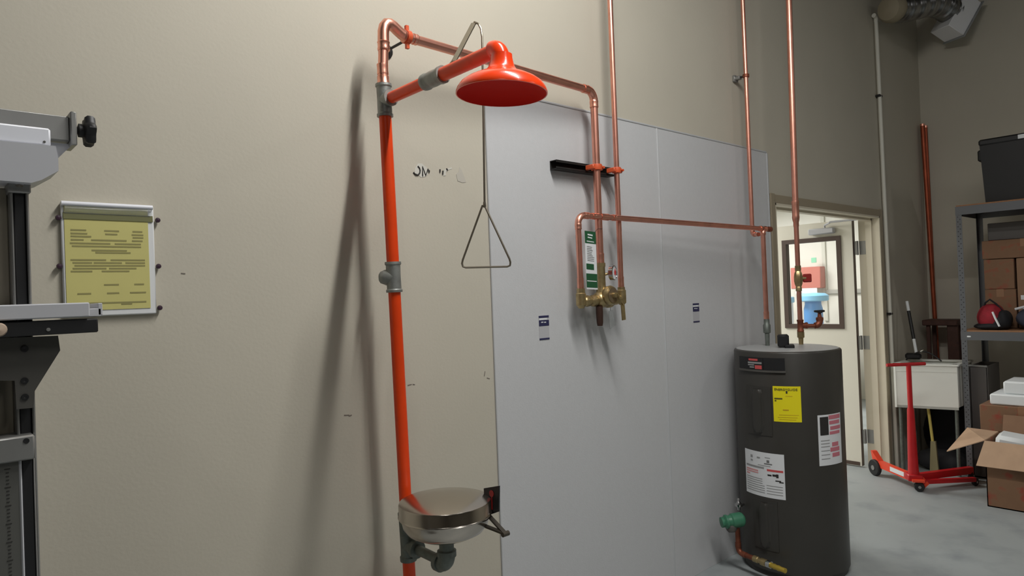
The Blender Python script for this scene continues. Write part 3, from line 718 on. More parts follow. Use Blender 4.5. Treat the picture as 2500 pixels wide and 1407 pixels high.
obj('tag_film', MB().prism([t0+V((-.018, 0, .03)), t0+V((.008, -.004, .035)), t0+V((.03, .004, -.04)), t0+V((-.005, .008, -.055))], (0, .0015, 0)), CLEARP, tg, False)
obj('tag_tie', MB().tube([t0+V((-.005, 0, .03)), t0+V((-.01, -.002, .055)), t0+V((-.005, 0, .075))], .001, 6), INK, tg)

# panel stickers
for i, (px0, pxm, py0, py1, lb) in enumerate(((1315, 1337, 770, 829, 'small navy and white product sticker low on the left grey panel'), (1691, 1704, 740, 787, 'small navy and white product sticker on the right grey panel nearer the heater'))):
    a = at(px0, py0, 1, -.008); b = at(pxm, py1, 1, -.008)
    x0, x1, z1, z0 = a.x, a.x+.062, a.z-.003, b.z
    t = thing('panel_sticker', lb, 'sticker', ((x0+x1)/2, -.008, z0), 'product stickers on the wall panels')
    c_ = obj('sticker_film', MB().box(((x0+x1)/2, -.0076, (z0+z1)/2), (x1-x0, .0012, z1-z0)), mat('pale_sticker', (186, 186, 190), .4), t, False)
    h_ = z1-z0; nm = MB()
    for u0, v0, u1, v1 in ((0, 0, 1, .09), (0, .19, 1, .43), (.0, .93, 1, 1)): nm.box((x0+(x1-x0)*(u0+u1)/2, -.0085, z1-h_*(v0+v1)/2), ((x1-x0)*(u1-u0), .001, h_*(v1-v0)))
    obj('navy_print', nm, NAVY, c_, False)['kind'] = 'stuff'
    nm = MB()
    for u0, v0, u1, v1 in ((.02, .10, .8, .18), (.2, .25, .42, .29), (.5, .26, .7, .3)): nm.box((x0+(x1-x0)*(u0+u1)/2, -.0092, z1-h_*(v0+v1)/2), ((x1-x0)*(u1-u0), .0006, h_*(v1-v0)))
    obj('white_print', nm, WHITE, c_, False)

# ------------------------------------------------------------------ torn paper with marker letters on the wall
def blob(mb, pts, y=-.0012): return mb.prism([(p.x, y, p.z) for p in pts], (0, .001, 0))
def W_(x, y): return at(980+x*.072, 380+y*.072, 1, 0)
t = thing('torn_paper', 'torn scrap of paper on the wall with black marker letters JM', 'paper scrap', W_(650, 500))
obj('paper', blob(MB(), [W_(*q) for q in ((560, 270), (690, 270), (760, 340), (860, 400), (860, 520), (900, 640), (780, 720), (650, 740), (560, 640), (440, 600), (450, 430))]), PASTE, t, False)
ml = MB()
def stroke(pts, r=.0028): ml.tube([W_(*q)+V((0, -.002, 0)) for q in pts], r, 6)
stroke([(545, 365), (600, 420), (625, 500), (615, 590), (560, 660), (490, 660), (430, 610), (405, 570)])
stroke([(712, 690), (704, 380), (815, 670), (900, 460)]); stroke([(935, 500), (930, 580)])
obj('marker_letters', ml, INK, t)
t = thing('torn_paper', 'torn scrap of paper on the wall with small marker ticks, middle of three', 'paper scrap', W_(1420, 560))
obj('paper', blob(MB(), [W_(*q) for q in ((1440, 480), (1700, 400), (1700, 450), (1560, 500), (1500, 560), (1500, 680), (1420, 690))]), PASTE, t, False)
ml = MB(); stroke([(1300, 470), (1298, 570)]); stroke([(1400, 520), (1390, 640)]); stroke([(1520, 440), (1555, 500)])
obj('marker_ticks', ml, INK, t)
tag(obj('torn_paper', blob(MB(), [W_(*q) for q in ((1960, 400), (2030, 480), (2120, 700), (2190, 900), (2060, 920), (1900, 860), (1850, 640), (1930, 560))]), mat('faint_glue', (188, 183, 172), .9), None, False), 'blank pale scrap right of the lettered paper scraps on the wall', 'paper scrap')

# ------------------------------------------------------------------ yellow notice in its holder
NY = -.016
n0 = at(148, 491, 1, NY); n1 = at(375, 503, 1, NY); n2 = at(383, 766, 1, NY)
nx0, nx1, nzt, nzb = n0.x, (n1.x+n2.x)/2, (n0.z+n1.z)/2, n2.z
nb = thing('notice_holder', 'yellow printed notice in a white holder pinned to the left wall', 'notice', ((nx0+nx1)/2, 0, nzb))
bo = obj('backing_board', MB().box(((nx0+nx1)/2, -.008, (nzt+nzb)/2), (nx1-nx0, .014, nzt-nzb), bev=.003), WHITE, nb)
yw, yh = nx1-nx0, nzt-nzb
ys = obj('yellow_sheet', MB().box((nx0+yw*.478, -.0162, nzt-yh*.49), (yw*.90, .0014, yh*.91)), YELLOWP, nb, False)
ym = MB()
def ln(u0, u1, v, th=.0042): ym.box((nx0+yw*(u0+u1)/2, -.0172, nzt-yh*v), (yw*(u1-u0), .0008, th))
for v, segs in ((.245, ((.09, .25), (.44, .6), (.75, .86))), (.275, ((.09, .26), (.45, .58), (.74, .87))), (.30, ((.09, .3), (.75, .87))), (.33, ((.09, .22), (.3, .68), (.74, .86))), (.36, ((.08, .5), (.55, .84))), (.385, ((.1, .84),)), (.42, ((.3, .68),)), (.44, ((.34, .72),)), (.505, ((.08, .45), (.5, .88))), (.53, ((.1, .3), (.32, .62), (.66, .88))), (.555, ((.12, .88),)), (.58, ((.1, .45), (.48, .78))), (.605, ((.08, .3), (.4, .7))), (.725, ((.42, .58), (.75, .86))), (.80, ((.14, .28), (.45, .58), (.7, .88))), (.885, ((.18, .88),)), (.90, ((.6, .72),))):
    for u0, u1 in segs: ln(u0, u1, v)
obj('printed_lines', ym, INKO, ys, False)
hd_ = MB().box((nx0+yw*.5, -.0178, nzt-yh*.125), (yw*.97, .002, .018), bev=.0008)
obj('clip_bar', hd_, mat('dark_olive_bar', (120, 120, 84), .4), nb)
obj('top_strip', MB().cyl((nx0, -.02, nzt-.006), (nx1-.004, -.02, nzt-.006), .0065, n=12), LIGHTW, nb)
cv = MB(); P = []
for i in range(9):
    s_ = i/8; P.append((s_, -.019-.006*math.sin(PI*s_)))
cv.prism([(nx0+yw*.03, y, nzt-yh*(.02+.085*s_)) for s_, y in P]+[(nx0+yw*.03, y+.0008, nzt-yh*(.02+.085*s_)) for s_, y in reversed(P)], (yw*.93, 0, 0))
obj('clear_flap', cv, CLEARP, nb)
for px, py in ((140, 533), (382, 539), (143, 651), (384, 651), (387, 752)):
    p = at(px, py, 1, 0)
    obj('push_pin', MB().lathe((p.x, 0, p.z), (0, -1, 0), [(.002, 0), (.004, .004), (.0065, .008), (.0075, .014), (.006, .018), (0, .019)], 12), PURPLE, nb)

# ------------------------------------------------------------------ tall workshop machine at the left edge
MY = -.75
def mp(px, py, y=MY): return at(px, py, 1, y)
xe = -.12
mc = thing('workshop_machine', 'tall grey workshop machine with slotted column and black knob at the left edge', 'machine', (.157, MY, 0))
cz = 1.80
def colbox(x0, x1, y0, y1, z0, z1, mb=None, bev=.002):
    return (mb or MB()).box(((x0+x1)/2, (y0+y1)/2, (z0+z1)/2), (x1-x0, y1-y0, z1-z0), bev=bev)
c0 = mp(28, 600).x; c1 = mp(74, 600).x
cm = colbox(c0, c0+.004, MY, MY+.05, .02, cz); colbox(c1-.004, c1, MY, MY+.05, .02, cz, cm); colbox(c0, c1, MY+.03, MY+.05, .02, cz, cm)
obj('column', cm, ALU, mc, False)
obj('column_insert', colbox(c0+.005, c1-.0045, MY+.006, MY+.028, .02, cz), BLACK, mc)
obj('side_plate', colbox(-.10, c0, MY+.035, MY+.045, 1.2, cz), mat('beige_plate', (150, 142, 126), .6), mc)
cc_ = obj('column_cap', colbox(c0-.003, c1+.003, MY-.004, MY+.05, cz-.012, cz+.006), ALU, mc)
obj('cap_screw', MB().lathe(((c0+c1)/2, MY-.004, cz+.002), (0, -1, 0), [(.006, 0), (.006, .003), (0, .004)], 12), CHROME, cc_)
obj('base_plate', colbox(c0-.2, c1+.12, MY-.2, MY+.25, 0, .02), GREYM, mc)
# lamp head
xh1 = mp(120, 360).x; zt = mp(60, 313).z; zm = mp(60, 357).z; zb = mp(60, 440).z
obj('lamp_housing', colbox(xe, xh1, MY-.02, MY+.06, zm, zt, bev=.003), LIGHTW, mc)
lo = [(xe, 0, zm), (xh1+.006, 0, zm), (xh1+.009, 0, zm-.02), (xh1+.009, 0, zb+.016), (xh1-.016, 0, zb-.002), (xh1-.03, 0, zb-.008), (xe, 0, zb-.004)]
obj('lower_housing', MB().prism([(x, MY-.026, z) for x, _, z in lo], (0, .09, 0)), ALUL, mc, False)
obj('housing_screw', MB().lathe((mp(104, 352).x, MY-.02, mp(104, 352).z), (0, -1, 0), [(.002, 0), (.002, .001), (0, .0012)], 10), GREYM, mc)
# cross bar with knob
bz0, bz1 = mp(100, 345, -.70).z, mp(100, 281, -.70).z; bx1 = mp(166, 310, -.70).x
obj('cross_bar', colbox(xe, bx1, -.715, -.675, bz0+.002, bz1, bev=.002), ALU, mc)
obj('end_plate', colbox(bx1, bx1+.010, -.725, -.665, bz0-.006, bz1+.008), ALU, mc)
kz = mp(200, 318, -.70).z
km = MB().lathe((bx1+.010, -.695, kz), (1, 0, 0), [(.006, 0), (.006, .005), (.0125, .007), (.0125, .014), (.022, .016), (.025, .02), (.025, .028), (.022, .032), (0, .033)], 30)
for i in range(len(km.v)):
    d = km.v[i]-V((km.v[i].x, -.695, kz))
    if d.length > .018: km.v[i] = V((km.v[i].x, -.695, kz))+d*(1.06+.14*math.cos(6*math.atan2(d.z, d.y)+.6))
obj('knob', km, BLACK, mc)
gs = MB().prism([(bx1+.006, -.70, bz0), (bx1-.03, -.70, bz0), (xh1-.012, -.70, zm-.005), (xh1+.008, -.70, zm-.02)], (0, .004, 0))
obj('gusset', gs, ALUL, mc, False)
# tray and black rail
tz0, tz1 = mp(100, 784).z, mp(100, 743).z; tx1 = mp(203, 760).x; tx2 = mp(233, 770).x
tm = colbox(xe, tx1, MY-.06, MY+.03, tz0+.004, tz1, bev=.002)
colbox(tx1-.01, tx2, MY-.05, MY+.02, tz0+.004, tz0+.018, tm, .001); colbox(tx2-.005, tx2+.002, MY-.05, MY+.02, tz0+.006, tz0+.027, tm, .001)
obj('tray', tm, ALUL, mc, False)
rz0, rz1 = mp(100, 817).z, mp(100, 786).z; rx1 = mp(224, 795).x
rl = obj('black_rail', colbox(xe, rx1, MY-.055, MY+.02, rz0, rz1+.002, bev=.002), BLACK, mc)
obj('rail_glint', MB().lathe((mp(118, 805, MY-.055).x, MY-.055, mp(118, 805, MY-.055).z), (0, -1, 0), [(.003, 0), (.003, .001), (0, .0012)], 10), ALU, rl)  # bright disc painting the glint at the rail's hole
kp = mp(4, 805, MY-.06)
obj('tan_knob', MB().lathe((kp.x-.004, MY-.055, kp.z), (0, -1, 0), [(.006, 0), (.0095, .004), (.011, .012), (.009, .018), (0, .02)], 16), TAN, mc)
# bracket plate
poly = [mp(*q, y=MY-.012) for q in ((0, 826), (142, 820), (147, 856), (85, 955), (82, 996), (40, 1000), (36, 930), (0, 930))]
br = obj('bracket_plate', MB().prism(poly, (0, .006, 0)), GREYM, mc, False)
for q in ((60, 852), (60, 930), (61, 970)):
    p = mp(*q, y=MY-.013)
    obj('bolt', MB().lathe(p, (0, -1, 0), [(.0055, 0), (.0055, .0015), (.003, .0016), (0, .0005)], 12), BLACK, br)
dz0, dz1 = mp(20, 1062).z, mp(20, 832).z
obj('motor_drum', MB().lathe((.04, MY+.03, dz0), (0, 0, 1), [(.07, 0), (.074, .006), (.074, dz1-dz0-.004), (.07, dz1-dz0)], 32), GREYM, mc)
kz0, kz1 = mp(60, 1120).z, mp(60, 1060).z
obj('collar', colbox(xe, mp(82, 1090).x, MY-.02, MY+.06, kz0, kz1, bev=.003), ALU, mc)
obj('collar_hole', MB().lathe((mp(64, 1077, MY-.02).x, MY-.02, mp(64, 1077, MY-.02).z), (0, -1, 0), [(.0045, 0), (.0045, .001), (0, .0006)], 12), BLACK, mc)
sx0, sx1 = mp(-40, 1250).x, mp(50, 1250).x
so = obj('scale_bar', colbox(-.06, sx1, MY-.006, MY+.004, .3, kz0+.002, bev=.001), mat('scale_grey', (100, 100, 96), .5, .3), mc, False)
tk = MB()
for k in range(60):
    z = kz0-.012-k*.006; l = .008 if k % 5 == 0 else .004
    if z > .9: tk.box((mp(20, 1250).x, MY-.0065, z), (l, .001, .0012))
obj('scale_marks', tk, INK, so, False)
obj('scale_edge', colbox(sx1-.001, sx1+.003, MY-.008, MY+.004, .3, kz0), ALUL, mc, False)
obj('lower_post', colbox(sx1+.003, mp(84, 1250).x, MY-.002, MY+.03, .02, kz0), BLACK, mc)
obj('post_edge', colbox(mp(84, 1250).x, mp(88, 1250).x, MY-.004, MY+.032, .02, kz0), ALU, mc)

# ------------------------------------------------------------------ conduit and duct in the corner
cx0 = at(2150, 300, 1, -.025)
ct = at(2143, 50, 1, -.025).z
t = thing('conduit', 'thin white conduit running up the wall right of the door', 'conduit', (cx0.x+.02, -.025, 0))
obj('tube', MB().cyl((cx0.x+.035, -.025, 0), (cx0.x-.005, -.025, ct), .0155, n=14), CONDUIT, t)
obj('elbow', MB().tube([(cx0.x-.005, -.025, ct-.02), (cx0.x-.005, -.025, ct+.005), (cx0.x-.02, -.025, ct+.02), (cx0.x-.05, -.025, ct+.022)], .018, 12), CONDUIT, t)
for py in (240, 768):
    z = at(2160, py, 1, -.025).z; xx = cx0.x+.035-.04*z/ct
    obj('strap', MB().box((xx, -.02, z), (.06, .04, .02), bev=.004), BLACKM, t)
du = thing('air_duct', 'silver flexible air duct hanging in the upper right corner', 'duct', (6.6, -.3, 3.8))
pts = []; rr_ = []
a_ = at(2185, 22, 1, -.18); b_ = at(2322, 28, 1, -.36)
for i in range(61):
    s_ = i/60; p = a_.lerp(b_, s_)+V((0, 0, .05*math.sin(PI*s_)-.02*math.sin(2*PI*s_)))
    pts.append(p); rr_.append(.105+.007*math.sin(i*1.9))
obj('duct_hose', MB().tube(pts, rr_, 20), FOIL, du)
obj('duct_collar', MB().lathe(a_, a_-b_, [(.06, -.02), (.1, -.01), (.112, .02), (.112, .06), (.09, .1), (.03, .12), (0, .122)], 24), mat('beige_cap', (150, 140, 118), .6), du)
rg = at(2338, 40, 1, -.40)
ry = Matrix.Rotation(-.5, 3, _f)
Rm = frame(_r*math.cos(.5)-_u*math.sin(.5)+_f*.15, _u*math.cos(.5)+_r*math.sin(.5))
ro = obj('register_box', MB().box(rg+_f*.03, (.17, .22, .33), Rm, bev=.004), REGW, du)
obj('register_grille', MB().box(rg+_f*.03+Rm@V((.09, 0, 0)), (.012, .25, .36), Rm, bev=.003), mat('grey_register_enamel', (150, 152, 152), .5), ro)
obj('hanger_strap', MB().box((b_.x-.3, b_.y, (b_.z+ZC)/2), (.025, .004, ZC-b_.z)), ALU, du, False)

# ------------------------------------------------------------------ steel shelving
SX, SYY, SD, SWD = 6.2, -.535, .6, 1.25
shf = thing('steel_shelving', 'grey steel shelving unit with two board shelves against the right wall', 'shelf', (SX+SD/2, SYY-SWD/2, 0))
z_top = at(2330, 506, 0, SX).z; z_mid = at(2352, 810, 0, SX).z
pm_ = []
for i, (x, y, sx, sy) in enumerate(((SX, SYY, 1, -1), (SX, SYY-SWD, 1, 1), (SX+SD, SYY, -1, -1), (SX+SD, SYY-SWD, -1, 1))):
    pb = MB().box((x+sx*.001, y+sy*.02, z_top/2), (.002, .04, z_top)).box((x+sx*.02, y+sy*.001, z_top/2), (.04, .002, z_top))
    po = obj('post', pb, SHELFM, shf, False)
    if i == 0:
        hm = MB()
        for k in range(54):
            z = .06+k*.0385
            hm.cyl((x-.0006, y-.013, z), (x+.0004, y-.013, z), .0042, n=6)
            hm.cyl((x-.0006, y-.028, z+.019), (x+.0004, y-.028, z+.019), .0042, n=6)
        obj('key_holes', hm, BLACK, po, False)['kind'] = 'stuff'
for z in (z_top, z_mid):
    h = .066
    bmm = MB()
    bmm.box((SX-.002, SYY-SWD/2, z-h/2), (.004, SWD, h)).box((SX+SD, SYY-SWD/2, z-h/2), (.004, SWD, h)).box((SX+SD/2, SYY, z-h/2), (SD, .004, h)).box((SX+SD/2, SYY-SWD, z-h/2), (SD, .004, h))
    obj('beam', bmm, SHELFM, shf, False)
    obj('shelf_board', MB().box((SX+SD/2, SYY-SWD/2, z+.004), (SD-.006, SWD-.006, .014)), CHIP, shf, False)
obj('rivet', MB().box((SX-.005, at(2366, 822, 0, SX).y, at(2366, 822, 0, SX).z), (.004, .026, .012), bev=.002), FOAM, shf)

zT = z_top+.012; zM = z_mid+.012
# tote on top
tx0 = SX+.06; a = at(2397, 490, 0, tx0); ty0 = a.y; ty1 = ty0-.66; th_ = .50
t = thing('plastic_tote', 'black lidded plastic tote standing on the top shelf', 'tote', (tx0+.2, (ty0+ty1)/2, zT))
wl = MB()
def ring4(x0, x1, y0, y1, z): return [(x0, y0, z), (x1, y0, z), (x1, y1, z), (x0, y1, z)]
wl.add(ring4(tx0+.02, tx0+.40, ty0-.02, ty1+.02, zT)+ring4(tx0, tx0+.42, ty0, ty1, zT+th_*.9), [(0, 1, 2, 3), (4, 5, 6, 7), (0, 1, 5, 4), (1, 2, 6, 5), (2, 3, 7, 6), (3, 0, 4, 7)])
obj('tote_body', wl, BLACK, t, False)
obj('tote_lid', MB().box((tx0+.21, (ty0+ty1)/2, zT+th_*.94), (.44, abs(ty1-ty0)+.012, .05), bev=.012), BLACK, t)
obj('tote_handle', MB().box((tx0+.2, ty0+.02, zT+th_*.78), (.16, .05, .09), bev=.01), BLACK, t)
a = at(2491, 337, 0, tx0-.012)
obj('tote_label', MB().box((tx0-.011, a.y-.03, zT+th_*.94), (.002, .09, .03)), WHITE, t, False)
# boxes on the middle shelf
bxx = SX+.27
def yb(px, py, x): return at(px, py, 0, x)
def carton(label, x0, x1, y0, y1, z0, z1, m=CARD, tape=True, group=None, name='cardboard_box'):
    t = thing(name, label, 'box', ((x0+x1)/2, (y0+y1)/2, z0), group)
    obj('box_body', MB().box(((x0+x1)/2, (y0+y1)/2, (z0+z1)/2), (x1-x0, abs(y1-y0), z1-z0), bev=.004), m, t)
    if tape: obj('box_tape', MB().box((x0-.0006, (y0+y1)/2, z1-.03), (.0012, .05, .06)).box(((x0+x1)/2, (y0+y1)/2, z1+.0006), (x1-x0, .05, .0012)), mat('brown_tape', (150, 112, 84), .4), t, False)
    return t
yA = yb(2402, 660, bxx).y
z1_, z2_, z3_, z4_ = zM+.002, zM+.31, zM+.49, zM+.70
carton('brown box at the bottom of the stack on the middle shelf', bxx, bxx+.32, yA, yA-.205, z1_, z2_, CARDR)
carton('brown box in the middle of the stack on the middle shelf', bxx, bxx+.32, yA, yA-.20, z2_+.002, z3_+.06, CARDR, False)
carton('long brown box on top of the stack on the middle shelf', bxx-.01, bxx+.32, yA+.005, yA-.55, z3_+.064, z4_, CARDR)
t = carton('brown box with white label, right of the stack on the middle shelf', bxx, bxx+.31, yA-.215, yA-.55, z1_, z3_+.06, CARD, False)
obj('box_label', MB().box((bxx-.001, yA-.27, z1_+.24), (.002, .07, .035)).box((bxx-.001, yA-.29, z1_+.15), (.002, .09, .03)), WHITE, t, False)
carton('dark flat case lying on the long brown box under the top shelf', bxx+.03, bxx+.32, yA-.03, yA-.55, z4_+.002, z4_+.14, BINM, False, name='flat_case')
# bags on the middle shelf
def sack(parent, name, c, d, m, sq=.35, n=20, k=12):
    mb = MB(); prof = []
    P = []; F = []
    for j in range(k+1):
        v = j/k; ph = -PI/2+PI*v
        for i in range(n):
            a = 2*PI*i/n; f = lambda q: math.copysign(abs(q)**.7, q)
            rr2 = max(math.cos(ph), 0)**.6
            wob = 1+.06*math.sin(3*a+5*v)+.05*math.sin(7*a+2)
            P.append((c[0]+d[0]/2*f(math.cos(a))*rr2*wob*(1-sq*max(v-.5, 0)), c[1]+d[1]/2*f(math.sin(a))*rr2*wob*(1-sq*max(v-.5, 0)), c[2]+d[2]*(.5+.5*math.sin(ph))))
    for j in range(k):
        for i in range(n):
            l = (i+1) % n; F.append((j*n+i, j*n+l, (j+1)*n+l, (j+1)*n+i))
    mb.add(P, F); return obj(name, mb, m, parent, ang=80)
ba = at(2405, 803, 0, SX+.06)
t = thing('tool_bag', 'red and black tool bag with loop handle on the middle shelf', 'bag', (SX+.1, ba.y, zM))
sack(t, 'bag_body', (SX+.13, ba.y-.03, zM), (.19, .17, .20), BAGR)
sack(t, 'bag_base', (SX+.125, ba.y-.03, zM), (.21, .21, .055), BAGB, .1)
sack(t, 'bag_side', (SX+.13, ba.y-.10, zM), (.2, .12, .15), BAGB)
obj('bag_zip', MB().tube([(SX+.03, ba.y-.06, zM+.14), (SX+.015, ba.y-.08, zM+.09), (SX+.01, ba.y-.105, zM+.03)], .007, 8), FOAM, t)
obj('bag_handle', MB().tube([(SX+.11, ba.y+.02, zM+.15), (SX+.10, ba.y+.0, zM+.21), (SX+.10, ba.y-.03, zM+.235), (SX+.10, ba.y-.07, zM+.20), (SX+.11, ba.y-.11, zM+.14)], .007, 8), BAGB, t)
t = thing('tool_bag', 'dark navy bag right of the red bag on the middle shelf', 'bag', (SX+.12, ba.y-.33, zM))
sack(t, 'bag_body', (SX+.14, ba.y-.37, zM), (.22, .34, .18), NAVYC, .1)
obj('bag_strap', MB().tube([(SX+.05, ba.y-.2, zM+.16), (SX+.03, ba.y-.3, zM+.19), (SX+.05, ba.y-.46, zM+.17)], .009, 8), ALUL, t)

# ------------------------------------------------------------------ boxes on the floor by the shelving
fx = 5.98
yq = at(2392, 1010, 0, fx).y; zq0 = at(2395, 1050, 0, fx).z; zq1 = at(2395, 988, 0, fx).z
carton('brown box at the floor of the stack behind the open box', fx+.02, fx+.42, yq-.04, yq-.5, 0, zq0-.003, CARDR)
carton('flat brown box with red print, upper of the stack behind the open box', fx, fx+.42, yq, yq-.52, zq0, zq1, CARDR)
yf = at(2430, 960, 0, fx+.02).y
t = thing('foam_block', 'stepped white foam packing block on the flat brown box', 'foam', (fx+.2, yf-.2, zq1))
obj('foam_base', MB().box((fx+.2, yf-.2+.02, zq1+.042), (.34, .44, .08), bev=.01), FOAM, t)
obj('foam_step', MB().box((fx+.21, yf-.24, zq1+.13), (.3, .40, .095), bev=.012), FOAM, t)
ox, oy0 = 5.52, -.825; oy1 = oy0-.55; ox1 = ox+.38; oz = .45
t = thing('open_box', 'open cardboard box with flaps down standing on the floor at right', 'box', ((ox+ox1)/2, (oy0+oy1)/2, 0))
wv = MB(); th = .006
wv.box((ox+th/2, (oy0+oy1)/2, oz/2), (th, oy0-oy1, oz)).box((ox1-th/2, (oy0+oy1)/2, oz/2), (th, oy0-oy1, oz)).box(((ox+ox1)/2, oy0-th/2, oz/2), (ox1-ox, th, oz)).box(((ox+ox1)/2, oy1+th/2, oz/2), (ox1-ox, th, oz)).box(((ox+ox1)/2, (oy0+oy1)/2, .004), (ox1-ox, oy0-oy1, .008))
obj('box_body', wv, CARDR, t, False)
obj('box_flap', MB().prism([(ox, oy0, oz), (ox, oy1, oz), (ox-.09, oy1-.01, oz-.155), (ox-.085, oy0+.035, oz-.16)], (-.004, 0, .003)), CARDL, t, False)
obj('box_flap', MB().prism([(ox+.01, oy0, oz), (ox1-.01, oy0, oz), (ox1+.02, oy0+.20, oz+.0), (ox-.04, oy0+.22, oz-.10)], (0, .002, .005)), CARDL, t, False)
obj('box_flap', MB().prism([(ox1, oy0-.02, oz), (ox1, oy1+.02, oz), (ox1+.05, oy1+.02, oz+.12), (ox1+.05, oy0-.02, oz+.12)], (.005, 0, 0)), CARD, t, False)
t2 = thing('foam_packing', 'white foam packing piece showing in the open cardboard box', 'foam', ((ox+ox1)/2, oy0-.2, oz-.12))
obj('foam_piece', MB().box((ox+.15, oy0-.16, oz-.02), (.22, .24, .10), Matrix.Rotation(.12, 3, 'X')@rotz(.1), bev=.025), FOAM, t2)
obj('foam_piece', MB().box((ox+.27, oy0-.40, oz-.02), (.16, .16, .10), rotz(.3), bev=.025), FOAM, t2)

# ------------------------------------------------------------------ utility sink in the corner
def sk(u, v):        # u along the front (0 left, 1 right), v depth
    a = V((6.06, -.08, 0)); b = V((6.175, -.505, 0))
    return a+(b-a)*u+V((v, 0, 0))
sz1 = at(2260, 894, 0, 6.1).z; sz0 = at(2260, 999, 0, 6.1).z
sn = thing('utility_sink', 'white plastic utility sink behind the red stand in the corner', 'sink', sk(.5, .25))
D_ = .40
def zed(p, z): return V((p.x, p.y, z))
def wallq(mb, p, q, z0, z1, t_):
    d = (q-p).normalized(); n_ = V((-d.y, d.x, 0))*t_
    mb.prism([zed(p, z0), zed(q, z0), zed(q+n_, z0), zed(p+n_, z0)], (0, 0, z1-z0))
sb = MB()
wallq(sb, sk(1, 0), sk(0, 0), sz0, sz1, -.015); wallq(sb, sk(0, 0), sk(0, D_), sz0, sz1, -.015); wallq(sb, sk(0, D_), sk(1, D_), sz0, sz1, -.015); wallq(sb, sk(1, D_), sk(1, 0), sz0, sz1, -.015)
sb.prism([zed(sk(0, 0), sz0), zed(sk(1, 0), sz0), zed(sk(1, D_), sz0), zed(sk(0, D_), sz0)], (0, 0, .02))
obj('basin', sb, SINK, sn, False)
rm_ = MB()
for p, q in ((sk(1, 0), sk(0, 0)), (sk(0, 0), sk(0, D_)), (sk(0, D_), sk(1, D_)), (sk(1, D_), sk(1, 0))):
    d = (q-p).normalized(); n_ = V((d.y, -d.x, 0))
    rm_.prism([zed(p+n_*-.012-d*.004, sz1), zed(q+n_*-.012+d*.004, sz1), zed(q+n_*.034+d*.004, sz1), zed(p+n_*.034-d*.004, sz1)], (0, 0, .014))
obj('rim', rm_, SINK, sn, False)
rz = MB(); wallq(rz, sk(.985, -.003), sk(.015, -.003), sz1-.05, sz1-.044, -.002); obj('front_rib', rz, SINK, sn, False)
for u in (.06, .94):
    for v in (.04, D_-.04):
        q = sk(u, v); obj('leg', MB().cyl((q.x, q.y, 0), (q.x, q.y, sz0+.002), .014, n=10), GALVD, sn)
# bin behind the shelf post
t = thing('grey_bin', 'dark grey open bin between the sink and the shelving', 'bin', (6.5, -.66, 0))
gx0, gx1, gy0, gy1, gz1 = 6.27, 6.62, -.565, -.68, sz1-.0
gb = MB().box((gx0+.005, (gy0+gy1)/2, gz1/2), (.01, gy0-gy1, gz1)).box((gx1, (gy0+gy1)/2, gz1/2), (.01, gy0-gy1, gz1)).box(((gx0+gx1)/2, gy0, gz1/2), (gx1-gx0, .008, gz1)).box(((gx0+gx1)/2, gy1, gz1/2), (gx1-gx0, .008, gz1)).box(((gx0+gx1)/2, (gy0+gy1)/2, .006), (gx1-gx0, gy0-gy1, .012))
obj('bin_body', gb, BINM, t, False)
obj('bin_rim', MB().box((gx0, (gy0+gy1)/2, gz1), (.02, gy0-gy1+.01, .016), bev=.004), ALU, t)
# pole leaning in the sink
a = at(2238, 868, 0, 6.35); b = at(2214, 736, 0, 6.42); d = (b-a)
t = thing('cleaning_pole', 'black and white cleaning pole leaning out of the sink', 'pole', a)
obj('pole_foot', MB().cyl(a, a+d*.30, .012, n=12), FOAM, t)
obj('pole_grip', MB().cyl(a+d*.30, a+d*.82, .0135, n=12), BLACK, t)
obj('pole_tip', MB().cyl(a+d*.82, b, .012, n=12), FOAM, t)
obj('pole_head', MB().box(a+V((-.02, .02, -.005)), (.09, .12, .05), rotz(.3), bev=.015), BLACK, t)
a0 = V((6.30, -.16, sz1+.02))
t = thing('sink_hose', 'thin dark hose loop arching over the sink rim', 'hose', a0)
hm = MB().tube([a0+V((0, .06-i*.022, .075*math.sin(PI*i/12)+.002)) for i in range(13)], .006, 8)
obj('hose', hm, BLACK, t)
obj('hose_nozzle', MB().lathe(a0+V((0, -.05, .075)), (0, -.6, .3), [(.008, 0), (.011, .01), (.008, .03), (0, .031)], 10), CHROME, t)
# dark bags and sticks under the sink
q = V((6.205, -.31, 0))
t = thing('broom', 'broom with pale yellow stick standing under the sink', 'broom', (q.x, q.y, 0))
obj('broom_stick', MB().cyl((q.x, q.y, .16), (q.x-.0, q.y+.03, sz0-.005), .011, n=10), STRAW, t)
obj('broom_head', MB().prism([(q.x-.015, q.y-.03, .0), (q.x-.015, q.y+.035, .0), (q.x-.012, q.y+.02, .26), (q.x-.012, q.y-.015, .26)], (.025, 0, 0)), mat('dull_straw', (132, 124, 92), .8), t, False)
t = tag(sack(None, 'bag_or_shade_filler', (6.34, -.335, 0), (.22, .38, .17), BAGB, .3), 'black plastic bag slumped on the floor under the sink', 'bag')
t = tag(sack(None, 'bag_or_shade_filler', (6.745, -.30, 0), (.28, .40, .52), BAGB, .3), 'tall black bag added as shade filler behind the slumped bag under the sink', 'bag')  # dark sack added to deepen the shade under the sink
